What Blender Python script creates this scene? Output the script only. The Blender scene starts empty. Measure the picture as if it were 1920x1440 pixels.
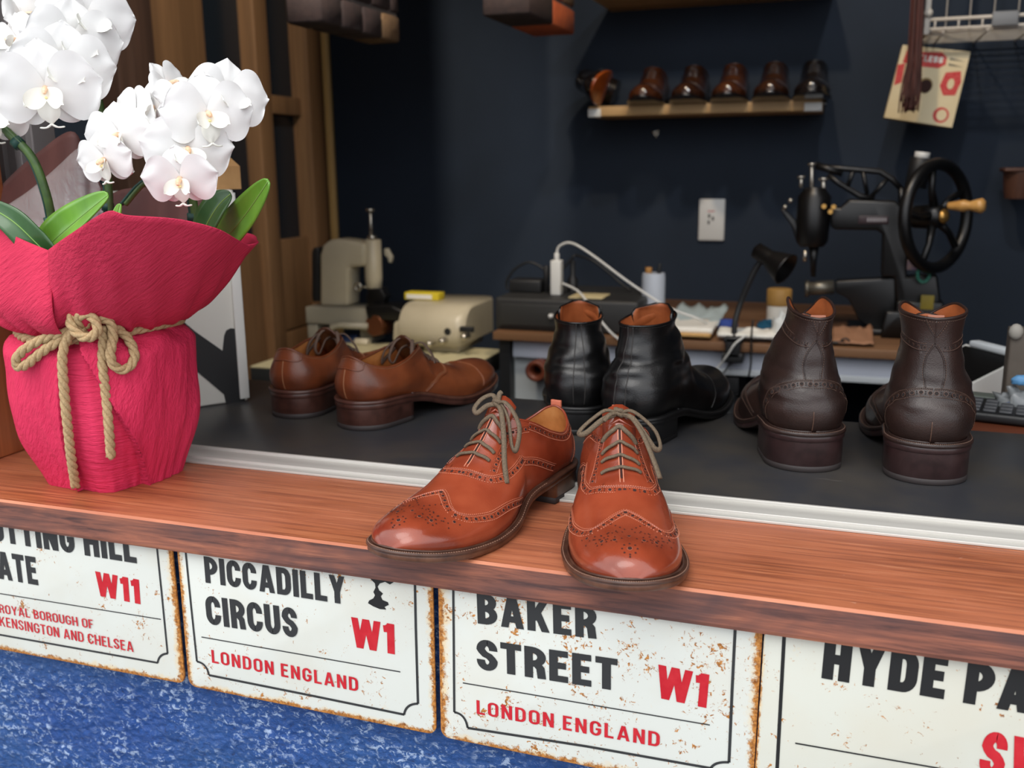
import bpy, bmesh, math, random
from mathutils import Vector, Matrix, noise
from mathutils.bvhtree import BVHTree
import numpy as np
R = math.radians; PI = math.pi
sc = bpy.context.scene
col = sc.collection
random.seed(7)

# ------------------------------------------------------------------ camera
F = 1795.2                                   # focal length in pixels of the 1920x1440 frame
CP = np.array([0.0, 0.0, 1.23])
def cam_axes(yaw, pitch, roll):
    f = np.array([-math.sin(yaw)*math.cos(pitch), math.cos(yaw)*math.cos(pitch), -math.sin(pitch)])
    r = np.array([math.cos(yaw), math.sin(yaw), 0.0]); u = np.cross(r, f)
    r2 = r*math.cos(roll)+u*math.sin(roll); u2 = np.cross(r2, f)
    return r2, u2, f
CR, CU, CF = cam_axes(R(18.93), R(12.75), R(-0.577))
cd = bpy.data.cameras.new('camera'); cam = bpy.data.objects.new('camera', cd); col.objects.link(cam)
m = Matrix.Identity(4)
for i in range(3):
    m[i][0] = CR[i]; m[i][1] = CU[i]; m[i][2] = -CF[i]; m[i][3] = CP[i]
cam.matrix_world = m
cd.sensor_fit = 'HORIZONTAL'; cd.sensor_width = 36; cd.lens = F/1920*36
cd.clip_start = 0.02; cd.clip_end = 60
cd.dof.use_dof = True; cd.dof.focus_distance = 0.88; cd.dof.aperture_fstop = 6.5
sc.camera = cam
def at(x, y, Y=None, Z=None, X=None):
    """world point seen at a photo pixel, on the plane Y=, Z= or X="""
    d = CR*((x-960)/F) - CU*((y-720)/F) + CF
    t = (Y-CP[1])/d[1] if Y is not None else ((Z-CP[2])/d[2] if Z is not None else (X-CP[0])/d[0])
    return Vector(CP+d*t)

# ------------------------------------------------------------------ world, lamps, exposure
w = bpy.data.worlds.new('overcast_sky'); sc.world = w; w.use_nodes = True
nt = w.node_tree; nt.nodes.clear()
def wn(t): return nt.nodes.new(t)
o_ = wn('ShaderNodeOutputWorld'); bg = wn('ShaderNodeBackground'); tc = wn('ShaderNodeTexCoord')
sx_ = wn('ShaderNodeSeparateXYZ'); rp = wn('ShaderNodeValToRGB')
mr = wn('ShaderNodeMapRange'); mr.inputs[1].default_value = -1; mr.inputs[2].default_value = 1
nt.links.new(tc.outputs['Generated'], sx_.inputs[0]); nt.links.new(sx_.outputs['Z'], mr.inputs[0])
nt.links.new(mr.outputs[0], rp.inputs[0]); nt.links.new(rp.outputs[0], bg.inputs[0]); nt.links.new(bg.outputs[0], o_.inputs[0])
el = rp.color_ramp.elements
el[0].position = 0.0; el[0].color = (.20, .20, .20, 1); el[1].position = 1.0; el[1].color = (1, 1, 1, 1)
for p_, c_ in ((.49, (.26, .26, .27, 1)), (.55, (.62, .66, .72, 1)), (.68, (1.0, 1.0, 1.02, 1))):
    e = el.new(p_); e.color = c_
bg.inputs[1].default_value = 1.75
def lamp(name, kind, loc, power, colr, size=.1, target=None, angle=100, blend=.5):
    d = bpy.data.lights.new(name, kind); o = bpy.data.objects.new(name, d); col.objects.link(o)
    d.energy = power; d.color = colr; o.location = loc
    if kind == 'SPOT': d.spot_size = R(angle); d.spot_blend = blend; d.shadow_soft_size = size
    if kind == 'POINT': d.shadow_soft_size = size
    if kind == 'AREA': d.size = size
    if kind == 'SUN': d.angle = size
    if target is not None:
        o.rotation_euler = (Vector(target)-Vector(loc)).to_track_quat('-Z', 'Y').to_euler()
    return o
lamp('ceiling_or_fill_spot', 'SPOT', (-.25, 1.55, 2.32), 25, (1, .80, .58), .03, (-.15, 2.7, 1.15), 95, .6)
lamp('ceiling_or_fill_spot', 'SPOT', (.10, 1.45, 2.32), 15, (.95, .97, 1), .03, (.3, 2.7, 1.2), 95, .6)
lamp('ceiling_or_fill_spot', 'SPOT', (-.75, 1.2, 2.32), 55, (1, .88, .74), .06, (-1.45, 2.2, 1.2), 75, .7)  # added fill spot, stands in for daylight on the left door
lamp('soft_sun', 'SUN', (0, -2, 4), 1.1, (1, .97, .93), R(40), (0.35, 0.8, .0))
sc.view_settings.view_transform = 'Standard'; sc.view_settings.look = 'None'
sc.view_settings.exposure = 0.22; sc.view_settings.gamma = 1.0
sc.view_settings.use_curve_mapping = False

# ------------------------------------------------------------------ materials
def lin(c):
    return tuple(((v/255)/12.92 if v/255 <= .04045 else ((v/255+.055)/1.055)**2.4) for v in c)+(1,)
def newmat(name):
    m = bpy.data.materials.new(name); m.use_nodes = True
    n = m.node_tree.nodes; b = n['Principled BSDF']
    return m, n, m.node_tree.links, b
def coord(n, l, scale=(1, 1, 1), kind='Object', rot=(0, 0, 0)):
    t = n.new('ShaderNodeTexCoord'); mp = n.new('ShaderNodeMapping')
    mp.inputs['Scale'].default_value = scale
    if any(rot):                                  # turn first, then stretch
        m2 = n.new('ShaderNodeMapping'); m2.inputs['Rotation'].default_value = rot
        l.new(t.outputs[kind], m2.inputs[0]); l.new(m2.outputs[0], mp.inputs[0])
    else: l.new(t.outputs[kind], mp.inputs[0])
    return mp.outputs[0]
def ntex(n, l, co, scale, detail=4, rough=.55, dist=0):
    t = n.new('ShaderNodeTexNoise'); t.inputs['Scale'].default_value = scale; t.inputs['Detail'].default_value = detail
    t.inputs['Roughness'].default_value = rough; t.inputs['Distortion'].default_value = dist
    l.new(co, t.inputs['Vector']); return t.outputs['Fac']
def ramp(n, l, fac, stops):
    r = n.new('ShaderNodeValToRGB'); e = r.color_ramp.elements
    e[0].position, e[0].color = stops[0]; e[1].position, e[1].color = stops[-1]
    for p, c in stops[1:-1]:
        k = e.new(p); k.color = c
    l.new(fac, r.inputs[0]); return r.outputs[0]
def mixc(n, l, fac, a, b):
    x = n.new('ShaderNodeMix'); x.data_type = 'RGBA'
    for s, v in ((0, fac), (6, a), (7, b)):
        if isinstance(v, (int, float, tuple)): x.inputs[s].default_value = v
        else: l.new(v, x.inputs[s])
    return x.outputs[2]
def mathn(n, l, op, a, b=0.0):
    x = n.new('ShaderNodeMath'); x.operation = op
    for s, v in ((0, a), (1, b)):
        if isinstance(v, (int, float)): x.inputs[s].default_value = v
        else: l.new(v, x.inputs[s])
    return x.outputs[0]
def bump(n, l, b, h, strength=.3, dist=.001):
    k = n.new('ShaderNodeBump'); k.inputs['Strength'].default_value = strength; k.inputs['Distance'].default_value = dist
    l.new(h, k.inputs['Height']); l.new(k.outputs[0], b.inputs['Normal']); return k
def mat(name, c, rough=.5, metal=0, spec=.5, c2=None, nscale=20, bumps=0, bdist=.001, coat=0, stretch=(1, 1, 1), lo=.35, hi=.65):
    m, n, l, b = newmat(name)
    b.inputs['Base Color'].default_value = lin(c); b.inputs['Roughness'].default_value = rough
    b.inputs['Metallic'].default_value = metal; b.inputs['Specular IOR Level'].default_value = spec
    b.inputs['Coat Weight'].default_value = coat; b.inputs['Coat Roughness'].default_value = .15
    if c2 is not None or bumps:
        f = ntex(n, l, coord(n, l, stretch), nscale)
        if c2 is not None: l.new(ramp(n, l, f, [(lo, lin(c)), (hi, lin(c2))]), b.inputs['Base Color'])
        if bumps: bump(n, l, b, f, bumps, bdist)
    return m
def leather(name, c1, c2, c3, rough=.28, scale=18, grain=.12, coat=.25):
    m, n, l, b = newmat(name)
    co = coord(n, l); f = ntex(n, l, co, scale, 3); f2 = ntex(n, l, co, scale*5, 4)
    c = ramp(n, l, f, [(.3, lin(c1)), (.5, lin(c2)), (.72, lin(c3))])
    c = mixc(n, l, mathn(n, l, 'MULTIPLY', f2, .25), c, lin(c1))
    l.new(c, b.inputs['Base Color'])
    b.inputs['Roughness'].default_value = rough; b.inputs['Coat Weight'].default_value = coat; b.inputs['Coat Roughness'].default_value = .12
    vo = n.new('ShaderNodeTexVoronoi'); vo.inputs['Scale'].default_value = 900; l.new(co, vo.inputs['Vector'])
    h = mathn(n, l, 'ADD', vo.outputs['Distance'], mathn(n, l, 'MULTIPLY', ntex(n, l, co, 60, 5), 3.0))
    bump(n, l, b, h, grain, .0006)
    return m
def wood(name, c1, c2, c3, along='X', rough=.45, fine=120, coarse=9, spec=.4, bumps=.25):
    m, n, l, b = newmat(name)
    s = {'X': (.035, 1, 1), 'Y': (1, .035, 1), 'Z': (1, 1, .035)}[along]
    co = coord(n, l, s); f = ntex(n, l, co, fine, 5, .6, .3); g = ntex(n, l, co, coarse, 3, .5, .6)
    c = ramp(n, l, g, [(.3, lin(c1)), (.52, lin(c2)), (.75, lin(c3))])
    c = mixc(n, l, ramp(n, l, f, [(.42, (0, 0, 0, 1)), (.68, (.55, .55, .55, 1))]), c, lin(c1))
    l.new(c, b.inputs['Base Color']); b.inputs['Roughness'].default_value = rough; b.inputs['Specular IOR Level'].default_value = spec
    bump(n, l, b, f, bumps, .0008)
    return m

# ------------------------------------------------------------------ mesh builder
def smoothpath(pts, n=6, closed=False):
    P = [Vector(p) for p in pts]; out = []; N = len(P)
    rng = range(N if closed else N-1)
    for i in rng:
        if closed: a, b, c, d = P[i-1], P[i], P[(i+1) % N], P[(i+2) % N]
        else: a, b, c, d = P[max(i-1, 0)], P[i], P[i+1], P[min(i+2, N-1)]
        for k in range(n):
            t = k/n
            out.append(.5*((2*b)+(c-a)*t+(2*a-5*b+4*c-d)*t*t+(3*b-a-3*c+d)*t**3))
    if not closed: out.append(P[-1])
    return out
def interp(tab, x):
    if x <= tab[0][0]: return tab[0][1]
    for (a, u), (b, v) in zip(tab, tab[1:]):
        if x <= b: 
            t = (x-a)/(b-a); return u+(v-u)*t
    return tab[-1][1]
def cinterp(tab, x):
    """smooth (catmull) table lookup"""
    n = len(tab)
    if x <= tab[0][0]: return tab[0][1]
    if x >= tab[-1][0]: return tab[-1][1]
    for i in range(n-1):
        if x <= tab[i+1][0]:
            x0, y0 = tab[i]; x1, y1 = tab[i+1]; h = x1-x0; t = (x-x0)/h
            def sl(j):
                if j == 0: return (tab[1][1]-tab[0][1])/(tab[1][0]-tab[0][0])
                if j == n-1: return (tab[-1][1]-tab[-2][1])/(tab[-1][0]-tab[-2][0])
                return (tab[j+1][1]-tab[j-1][1])/(tab[j+1][0]-tab[j-1][0])
            m0, m1 = sl(i)*h, sl(i+1)*h
            return (2*t**3-3*t*t+1)*y0+(t**3-2*t*t+t)*m0+(-2*t**3+3*t*t)*y1+(t**3-t*t)*m1
def sstep(a, b, x):
    t = min(1, max(0, (x-a)/(b-a))); return t*t*(3-2*t)
class MB:
    def __init__(s, T=None):
        s.v = []; s.f = []; s.mi = []; s.sm = []; s.T = T or Matrix.Identity(4)
    def add(s, vs, fs, mi=0, smooth=True):
        o = len(s.v); s.v += [s.T @ Vector(p) for p in vs]
        for f in fs:
            s.f.append([o+i for i in f]); s.mi.append(mi); s.sm.append(smooth)
        return s
    def box(s, lo, hi, bev=0, mi=0, M=None, seg=2):
        bm = bmesh.new(); bmesh.ops.create_cube(bm, size=1)
        lo, hi = Vector(lo), Vector(hi); c = (lo+hi)/2; d = hi-lo
        for v in bm.verts: v.co = Vector((v.co.x*d.x, v.co.y*d.y, v.co.z*d.z))+c
        if bev: bmesh.ops.bevel(bm, geom=list(bm.edges), offset=bev, segments=seg, profile=.6, affect='EDGES')
        s.frombm(bm, mi, M, bev > 0); return s
    def frombm(s, bm, mi=0, M=None, smooth=True):
        bm.verts.index_update()
        vs = [(M @ v.co) if M else v.co.copy() for v in bm.verts]
        s.add(vs, [[v.index for v in f.verts] for f in bm.faces], mi, smooth); bm.free()
    def tube(s, pts, r, n=8, closed=False, mi=0, flat=None, up=None):
        """swept tube; r number or list; flat=(a,b) scales the section along its two axes"""
        P = [Vector(p) for p in pts]; N = len(P)
        if N < 2: return s
        rr = r if isinstance(r, (list, tuple)) else [r]*N
        T = []
        for i in range(N):
            a = P[i-1] if (i > 0 or closed) else P[i]; b = P[(i+1) % N] if (i < N-1 or closed) else P[i]
            d = b-a; T.append(d.normalized() if d.length > 1e-9 else Vector((0, 0, 1)))
        u = Vector(up) if up is not None else (Vector((0, 0, 1)) if abs(T[0].z) < .9 else Vector((1, 0, 0)))
        u = (u-T[0]*u.dot(T[0])).normalized(); vs = []; fa, fb = flat or (1, 1)
        for i in range(N):
            u = u-T[i]*u.dot(T[i])
            u = u.normalized() if u.length > 1e-9 else T[i].orthogonal().normalized()
            v = T[i].cross(u)
            for k in range(n):
                a = 2*PI*k/n
                vs.append(P[i]+u*math.cos(a)*rr[i]*fa+v*math.sin(a)*rr[i]*fb)
        fs = []
        for i in range(N if closed else N-1):
            j = (i+1) % N
            for k in range(n):
                q = (k+1) % n; fs.append([i*n+k, i*n+q, j*n+q, j*n+k])
        if not closed:
            fs.append(list(range(n))[::-1]); fs.append([(N-1)*n+k for k in range(n)])
        return s.add(vs, fs, mi)
    def grid(s, rows, mi=0, wrap=False, smooth=True, flip=False):
        nr, nc = len(rows), len(rows[0]); vs = [p for r_ in rows for p in r_]; fs = []
        for i in range(nr-1):
            for k in range(nc if wrap else nc-1):
                q = (k+1) % nc; f = [i*nc+k, i*nc+q, (i+1)*nc+q, (i+1)*nc+k]
                fs.append(f[::-1] if flip else f)
        return s.add(vs, fs, mi, smooth)
    def lathe(s, prof, n=24, M=None, mi=0, cap=True):
        M = M or Matrix.Identity(4)
        rows = [[M @ Vector((r*math.cos(2*PI*k/n), r*math.sin(2*PI*k/n), z)) for k in range(n)] for r, z in prof]
        s.grid(rows, mi, wrap=True)
        if cap:
            s.add(rows[0], [list(range(n))[::-1]], mi); s.add(rows[-1], [list(range(n))], mi)
        return s
    def cyl(s, a, b, r, n=16, mi=0, r2=None):
        a, b = Vector(a), Vector(b); d = b-a
        M = Matrix.Translation(a) @ d.to_track_quat('Z', 'Y').to_matrix().to_4x4()
        e = min(r, d.length)*.06
        return s.lathe([(r-e, 0), (r, e), ((r2 or r), d.length-e), ((r2 or r)-e, d.length)], n, M, mi)
    def ball(s, c, r, n=12, mi=0, sc_=(1, 1, 1)):
        c = Vector(c); rows = []
        h = n//2
        for i in range(h+1):
            a = PI*i/h; rr = max(math.sin(a), 1e-4)
            rows.append([c+Vector((r*sc_[0]*rr*math.cos(2*PI*k/n), r*sc_[1]*rr*math.sin(2*PI*k/n), -r*sc_[2]*math.cos(a))) for k in range(n)])
        return s.grid(rows, mi, wrap=True)
    def prism(s, poly, d0, d1, M=None, mi=0, bev=0):
        """polygon in local x,y extruded along local z from d0 to d1"""
        M = M or Matrix.Identity(4); bm = bmesh.new()
        a = [bm.verts.new((p[0], p[1], d0)) for p in poly]; 
        f = bm.faces.new(a); r_ = bmesh.ops.extrude_face_region(bm, geom=[f])
        for v in r_['geom']:
            if isinstance(v, bmesh.types.BMVert): v.co.z = d1
        bmesh.ops.recalc_face_normals(bm, faces=list(bm.faces))
        if bev:
            bmesh.ops.bevel(bm, geom=list(bm.edges), offset=bev, segments=2, profile=.6, affect='EDGES')
        s.frombm(bm, mi, M, bev > 0); return s
    def build(s, name, mats, parent=None, autos=True):
        me = bpy.data.meshes.new(name); me.from_pydata([tuple(v) for v in s.v], [], s.f)
        if not isinstance(mats, (list, tuple)): mats = [mats]
        for m_ in mats: me.materials.append(m_)
        me.polygons.foreach_set('material_index', s.mi); me.polygons.foreach_set('use_smooth', s.sm)
        me.update()
        o = bpy.data.objects.new(name, me); col.objects.link(o)
        if parent is not None:
            o.parent = parent; o.matrix_parent_inverse = Matrix.Identity(4)
        return o
def empty(name, loc=(0, 0, 0), rz=0, M=None):
    o = bpy.data.objects.new(name, None); o.empty_display_size = .05; col.objects.link(o)
    if M is not None: o.matrix_world = M
    else: o.location = loc; o.rotation_euler = (0, 0, rz)
    return o
def tag(o, label, cat, group=None):
    o['label'] = label; o['category'] = cat
    if group: o['group'] = group
    return o
def struct(o):
    o['kind'] = 'structure'; return o
def xz(M0=None):
    """matrix that lays local (x,y,z) to world (x, -depth, y): drawing plane facing the street (-Y)"""
    return Matrix(((1, 0, 0, 0), (0, 0, -1, 0), (0, 1, 0, 0), (0, 0, 0, 1)))
def mirror_copy(o, name=None):
    c = o.copy(); col.objects.link(c); return c
# ------------------------------------------------------------------ setting
NAVY = mat('navy_wall_paint', (38, 48, 62), .75, spec=.25, c2=(34, 43, 55), nscale=3, bumps=.05)
DARKC = mat('dark_ceiling_paint', (22, 24, 28), .8)
FLOORM = mat('dark_blue_floor', (26, 34, 48), .6, c2=(22, 28, 40), nscale=6)
ALU = mat('brushed_aluminium', (206, 204, 198), .34, .15, c2=(192, 190, 184), nscale=60, stretch=(.02, 1, 1))
ALUG = mat('grey_aluminium_sash', (150, 146, 146), .4, .3)
WOODM = wood('cedar_jamb_wood', (150, 88, 50), (190, 122, 76), (206, 140, 92), 'Z')
DOORW = wood('pine_door_wood', (100, 74, 50), (136, 102, 70), (150, 116, 82), 'Z', rough=.55)
DOORD = wood('dark_stained_post', (58, 42, 34), (74, 54, 44), (84, 64, 54), 'Z', rough=.6)
GLASSD = mat('dark_door_glass', (30, 38, 46), .25, spec=.4)
CREAMP = mat('pale_yellow_pole', (170, 140, 88), .5)
BACK_Y = 2.70; LEFT_X = -1.58; CT = .908

def blue_stucco():
    m, n, l, b = newmat('blue_stucco')
    co = coord(n, l, (1, 1, 1.5)); big = ntex(n, l, co, 26, 4, .6); f = ntex(n, l, co, 120, 6, .7, .5); pat = ntex(n, l, co, 5, 3)
    base = ramp(n, l, pat, [(.35, lin((14, 66, 136))), (.65, lin((30, 78, 138)))])
    fl = mathn(n, l, 'MULTIPLY', ramp(n, l, f, [(.52, (0, 0, 0, 1)), (.60, (1, 1, 1, 1))]), ramp(n, l, big, [(.42, (.08, .08, .08, 1)), (.58, (.85, .85, .85, 1))]))
    c = mixc(n, l, fl, base, lin((168, 188, 218)))  # pale flecks: worn paint plus gloss highlights put into the colour
    c = mixc(n, l, ramp(n, l, f, [(.30, (1, 1, 1, 1)), (.42, (0, 0, 0, 1))]), c, lin((22, 44, 92)))
    l.new(c, b.inputs['Base Color']); b.inputs['Roughness'].default_value = .38
    h = mathn(n, l, 'ADD', f, mathn(n, l, 'MULTIPLY', big, 1.4)); bump(n, l, b, h, 1.0, .003)
    return m
def slab(name, lo, hi, m, bev=0):
    return struct(MB().box(lo, hi, bev).build(name, m))
slab('floor', (-3.2, .80, -.05), (2.2, 2.9, 0), FLOORM)
slab('ceiling', (-3.2, .80, 2.40), (2.2, 2.9, 2.48), DARKC)
slab('wall_back', (-3.2, BACK_Y, 0), (2.2, 2.82, 2.40), NAVY)
slab('wall_right', (1.5, .9, 0), (1.6, BACK_Y, 2.40), NAVY)
slab('wall_left', (LEFT_X-.1, 1.0, 0), (LEFT_X, BACK_Y, 2.40), NAVY)
# the front wall under the ledge (rough stucco, gently uneven) and the wall over the opening
mb = MB(); rows = []
for j in range(211):
    z = .555+.313*j/210; rw = []
    for i in range(561):
        x = -.95+1.25*i/560; P = Vector((x, z, .3))
        d = .0030*noise.noise(P*28)+.0032*max(0, noise.noise(P*85))+.0016*noise.noise(P*190)
        rw.append(Vector((x, .7445-d-.0035, z)))
    rows.append(rw)
mb.grid(rows)
for lo, hi in (((-2.4, .746, .0), (1.2, .80, .868)), ((-2.4, .738, .0), (-.951, .7459, .868)), ((.301, .738, .0), (1.2, .7459, .868)), ((-.951, .738, 0), (.301, .7459, .554))): mb.box(lo, hi)
struct(mb.build('wall_front', blue_stucco()))
slab('wall_front_upper', (-2.6, .72, 2.36), (2.2, .86, 2.60), NAVY)
slab('wall_front_left', (-2.6, .72, .0), (-1.04, .86, 2.60), WOODM)
slab('wall_front_right', (1.25, .72, .0), (2.2, .86, 2.60), WOODM)
slab('trim_1', (-1.04, .725, .9005), (-.925, .884, 2.36), WOODM, .002)
# aluminium sash at the left end of the opening
mb = MB(); mb.box((-1.01, .925, .926), (-.915, .962, 2.40), .002)
mb.box((-.962, .918, .926), (-.955, .926, 2.40)); mb.box((-.935, .916, .926), (-.925, .926, 2.40), .001)
struct(mb.build('window_1', ALUG))
# aluminium sill strip between the ledge and the black counter
mb = MB()
mb.box((-1.3, .8815, .9002), (.60, .8925, .9030), .0006)
mb.box((-1.3, .8915, .9002), (.60, .9195, .9060), .0008)
mb.box((-1.3, .918, .9002), (.60, .922, .9095), .0008)
struct(mb.build('trim_2', ALU))
# wooden door wall on the left
mb = MB(); X0 = LEFT_X+.002; X1 = LEFT_X+.045
def door_board(y0, y1, z0, z1, th=.045, mi=0): mb.box((X0, y0, z0), (X0+th, y1, z1), .002, mi)
door_board(1.78, 1.905, 0, 2.4, .075, 1)         # dark post
door_board(1.91, 2.13, 0, 2.4, .05)              # wide board
door_board(2.335, 2.40, 0, 2.4, .06)             # stile
door_board(2.585, 2.685, 0, 2.4, .07)             # wide end stile
for z0, z1 in ((.0, .62), (.62, .76), (.765, 1.03), (1.385, 1.435)): door_board(2.40, 2.585, z0, z1, .04)
for z0, z1 in ((.0, 1.03), (2.2, 2.4)): door_board(2.13, 2.335, z0, z1, .035)
mb.box((X0, 2.13, 1.03), (X0+.012, 2.335, 2.2), 0, 2); mb.box((X0, 2.40, 1.03), (X0+.012, 2.585, 2.4), 0, 2)
struct(mb.build('door_1', [DOORW, DOORD, GLASSD]))
slab('trim_3', (-1.498, 2.650, .0), (-1.476, 2.668, 2.4), CREAMP, .004)

# ------------------------------------------------------------------ ledge and counter
def ledge_top():
    m, n, l, b = newmat('red_brown_ledge_wood')
    co = coord(n, l, (.03, 1, 1)); co1 = coord(n, l)
    f = ntex(n, l, co, 230, 5, .65, .4); g = ntex(n, l, co, 36, 3, .5, 1.2); pt = ntex(n, l, co1, 5, 3)
    c = ramp(n, l, g, [(.28, lin((136, 76, 48))), (.5, lin((170, 98, 62))), (.75, lin((184, 116, 80)))])
    c = mixc(n, l, ramp(n, l, f, [(.40, (.85, .85, .85, 1)), (.52, (0, 0, 0, 1))]), c, lin((118, 62, 40)))
    c = mixc(n, l, ramp(n, l, f, [(.58, (0, 0, 0, 1)), (.70, (.75, .75, .75, 1))]), c, lin((206, 142, 106)))
    c = mixc(n, l, ramp(n, l, pt, [(.40, (0, 0, 0, 1)), (.72, (.5, .5, .5, 1))]), c, lin((202, 126, 98)))
    sp = ntex(n, l, coord(n, l, (.5, 1, 1)), 95, 4, .7)
    c = mixc(n, l, ramp(n, l, sp, [(.70, (0, 0, 0, 1)), (.76, (.7, .7, .7, 1))]), c, lin((226, 186, 160)))
    l.new(c, b.inputs['Base Color']); b.inputs['Roughness'].default_value = .42
    bump(n, l, b, f, .4, .0008); return m
def ledge_front():
    m, n, l, b = newmat('weathered_ledge_edge')
    co = coord(n, l, (.06, 1, 1)); f = ntex(n, l, co, 150, 5, .65, .5); g = ntex(n, l, coord(n, l, (.35, 1, 1)), 14, 4, .6, .6)
    c = ramp(n, l, f, [(.33, lin((70, 44, 42))), (.47, lin((126, 78, 64))), (.6, lin((150, 92, 72))), (.7, lin((176, 112, 84)))])
    c = mixc(n, l, ramp(n, l, g, [(.44, (0, 0, 0, 1)), (.64, (.8, .8, .8, 1))]), c, lin((74, 56, 58)))
    l.new(c, b.inputs['Base Color']); b.inputs['Roughness'].default_value = .6
    bump(n, l, b, f, .5, .001); return m
LEDGE = ledge_top(); LEDGEF = ledge_front(); LEDGEE = mat('pale_edge_highlight', (200, 128, 96), .45, c2=(166, 94, 66), nscale=30, stretch=(.2, 1, 1))  # bevel paler than the wood: edge highlight put into its colour
mb = MB(); prof = [(.718, .8695), (.7165, .873), (.7165, .8980), (.7192, .900), (.882, .900), (.882, .8695)]
for i, ((y0, z0), (y1, z1)) in enumerate(zip(prof, prof[1:]+prof[:1])):
    mb.add([(-1.30, y0, z0), (.62, y0, z0), (.62, y1, z1), (-1.30, y1, z1)], [[0, 1, 2, 3]], {0: 1, 1: 1, 2: 2}.get(i, 0), False)
for x, s in ((-1.30, 1), (.62, -1)): mb.add([(x, y, z) for y, z in prof], [list(range(6))[::s]], 1, False)
ledge = mb.build('wooden_ledge', [LEDGE, LEDGEF, LEDGEE])
tag(ledge, 'long reddish-brown wooden ledge with worn dark front edge under the orchid and tan brogues', 'ledge')
COUNTER = mat('black_counter_laminate', (44, 45, 48), .42, spec=.45, c2=(56, 54, 52), nscale=7, lo=.5, hi=.8)
def counter_mat():
    m, n, l, b = newmat('scuffed_black_counter')
    co = coord(n, l); f = ntex(n, l, co, 9, 4, .6); sp = ntex(n, l, co, 260, 3, .7); st = ntex(n, l, coord(n, l, (.25, 1, 1)), 70, 4, .7)
    c = ramp(n, l, f, [(.4, lin((50, 51, 55))), (.62, lin((64, 61, 58)))])
    c = mixc(n, l, ramp(n, l, sp, [(.72, (0, 0, 0, 1)), (.78, (.5, .5, .5, 1))]), c, lin((130, 120, 110)))
    c = mixc(n, l, ramp(n, l, st, [(.66, (0, 0, 0, 1)), (.8, (.25, .25, .25, 1))]), c, lin((120, 116, 112)))
    l.new(c, b.inputs['Base Color']); b.inputs['Roughness'].default_value = .36; b.inputs['Specular IOR Level'].default_value = .4
    bump(n, l, b, st, .06, .0006); return m
ctop = MB().box((-1.35, .9225, .86), (.62, 1.262, CT), .002).build('display_counter', counter_mat())
tag(ctop, 'scuffed matt black counter slab carrying the tan, black and dark brown footwear', 'counter')
BRN = wood('brown_board', (70, 34, 20), (98, 50, 30), (112, 60, 38), 'X')
brd = MB().box((.12, 1.266, .868), (.64, 1.62, .906), .002).build('brown_board', BRN)
tag(brd, 'brown wooden board behind the black counter under the calculator', 'board')

# ------------------------------------------------------------------ enamel street signs
SY = .7265
SIGNW = None
def sign_mat(name, edge_w, dens, seed, tone=(214, 218, 212)):
    m, n, l, b = newmat(name)
    co = coord(n, l); mp = n.new('ShaderNodeMapping'); mp.inputs['Location'].default_value = (seed, seed*.7, 0); l.new(co, mp.inputs[0]); co = mp.outputs[0]
    g = n.new('ShaderNodeTexCoord'); sp = n.new('ShaderNodeSeparateXYZ'); l.new(g.outputs['Generated'], sp.inputs[0])
    ex = mathn(n, l, 'MINIMUM', sp.outputs['X'], mathn(n, l, 'SUBTRACT', 1.0, sp.outputs['X']))
    e = mathn(n, l, 'MINIMUM', ex, mathn(n, l, 'MULTIPLY', sp.outputs['Z'], .62))
    edge = ramp(n, l, e, [(0, (1, 1, 1, 1)), (edge_w*.35, (.6, .6, .6, 1)), (edge_w, (0, 0, 0, 1))])
    f = ntex(n, l, co, 210, 5, .7, .8); big = ntex(n, l, co, 34, 3, .6)
    spots = ramp(n, l, mathn(n, l, 'ADD', f, mathn(n, l, 'MULTIPLY', big, .55)), [(dens, (0, 0, 0, 1)), (dens+.03, (1, 1, 1, 1))])
    er = ramp(n, l, mathn(n, l, 'ADD', mathn(n, l, 'MULTIPLY', edge, .62), mathn(n, l, 'MULTIPLY', ntex(n, l, co, 120, 5, .75), .95)), [(.80, (0, 0, 0, 1)), (.92, (1, 1, 1, 1))])
    rust = mathn(n, l, 'MAXIMUM', spots, er)
    base = mixc(n, l, ramp(n, l, ntex(n, l, co, 12, 3), [(.45, (0, 0, 0, 1)), (.75, (.4, .4, .4, 1))]), lin(tone), lin((204, 198, 180)))
    halo = ramp(n, l, mathn(n, l, 'ADD', mathn(n, l, 'MULTIPLY', edge, .5), mathn(n, l, 'MULTIPLY', ntex(n, l, co, 40, 4, .7), .9)), [(.62, (0, 0, 0, 1)), (.85, (.7, .7, .7, 1))])
    base = mixc(n, l, halo, base, lin((226, 196, 140)))
    rc = ramp(n, l, ntex(n, l, co, 330, 4, .7), [(.35, lin((122, 70, 30))), (.6, lin((196, 134, 66)))])
    l.new(mixc(n, l, rust, base, rc), b.inputs['Base Color'])
    b.inputs['Roughness'].default_value = .35; b.inputs['Specular IOR Level'].default_value = .35
    bump(n, l, b, mathn(n, l, 'SUBTRACT', 1.0, rust), .2, .0006); return m
INK = mat('black_sign_ink', (44, 46, 48), .4); INKB = mat('deep_black_sign_ink', (26, 27, 29), .4); RED = mat('red_sign_ink', (184, 14, 34), .4, c2=(194, 34, 46), nscale=90)
RUSTE = mat('rusty_sign_edge', (96, 62, 40), .7, c2=(140, 90, 50), nscale=90)
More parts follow.
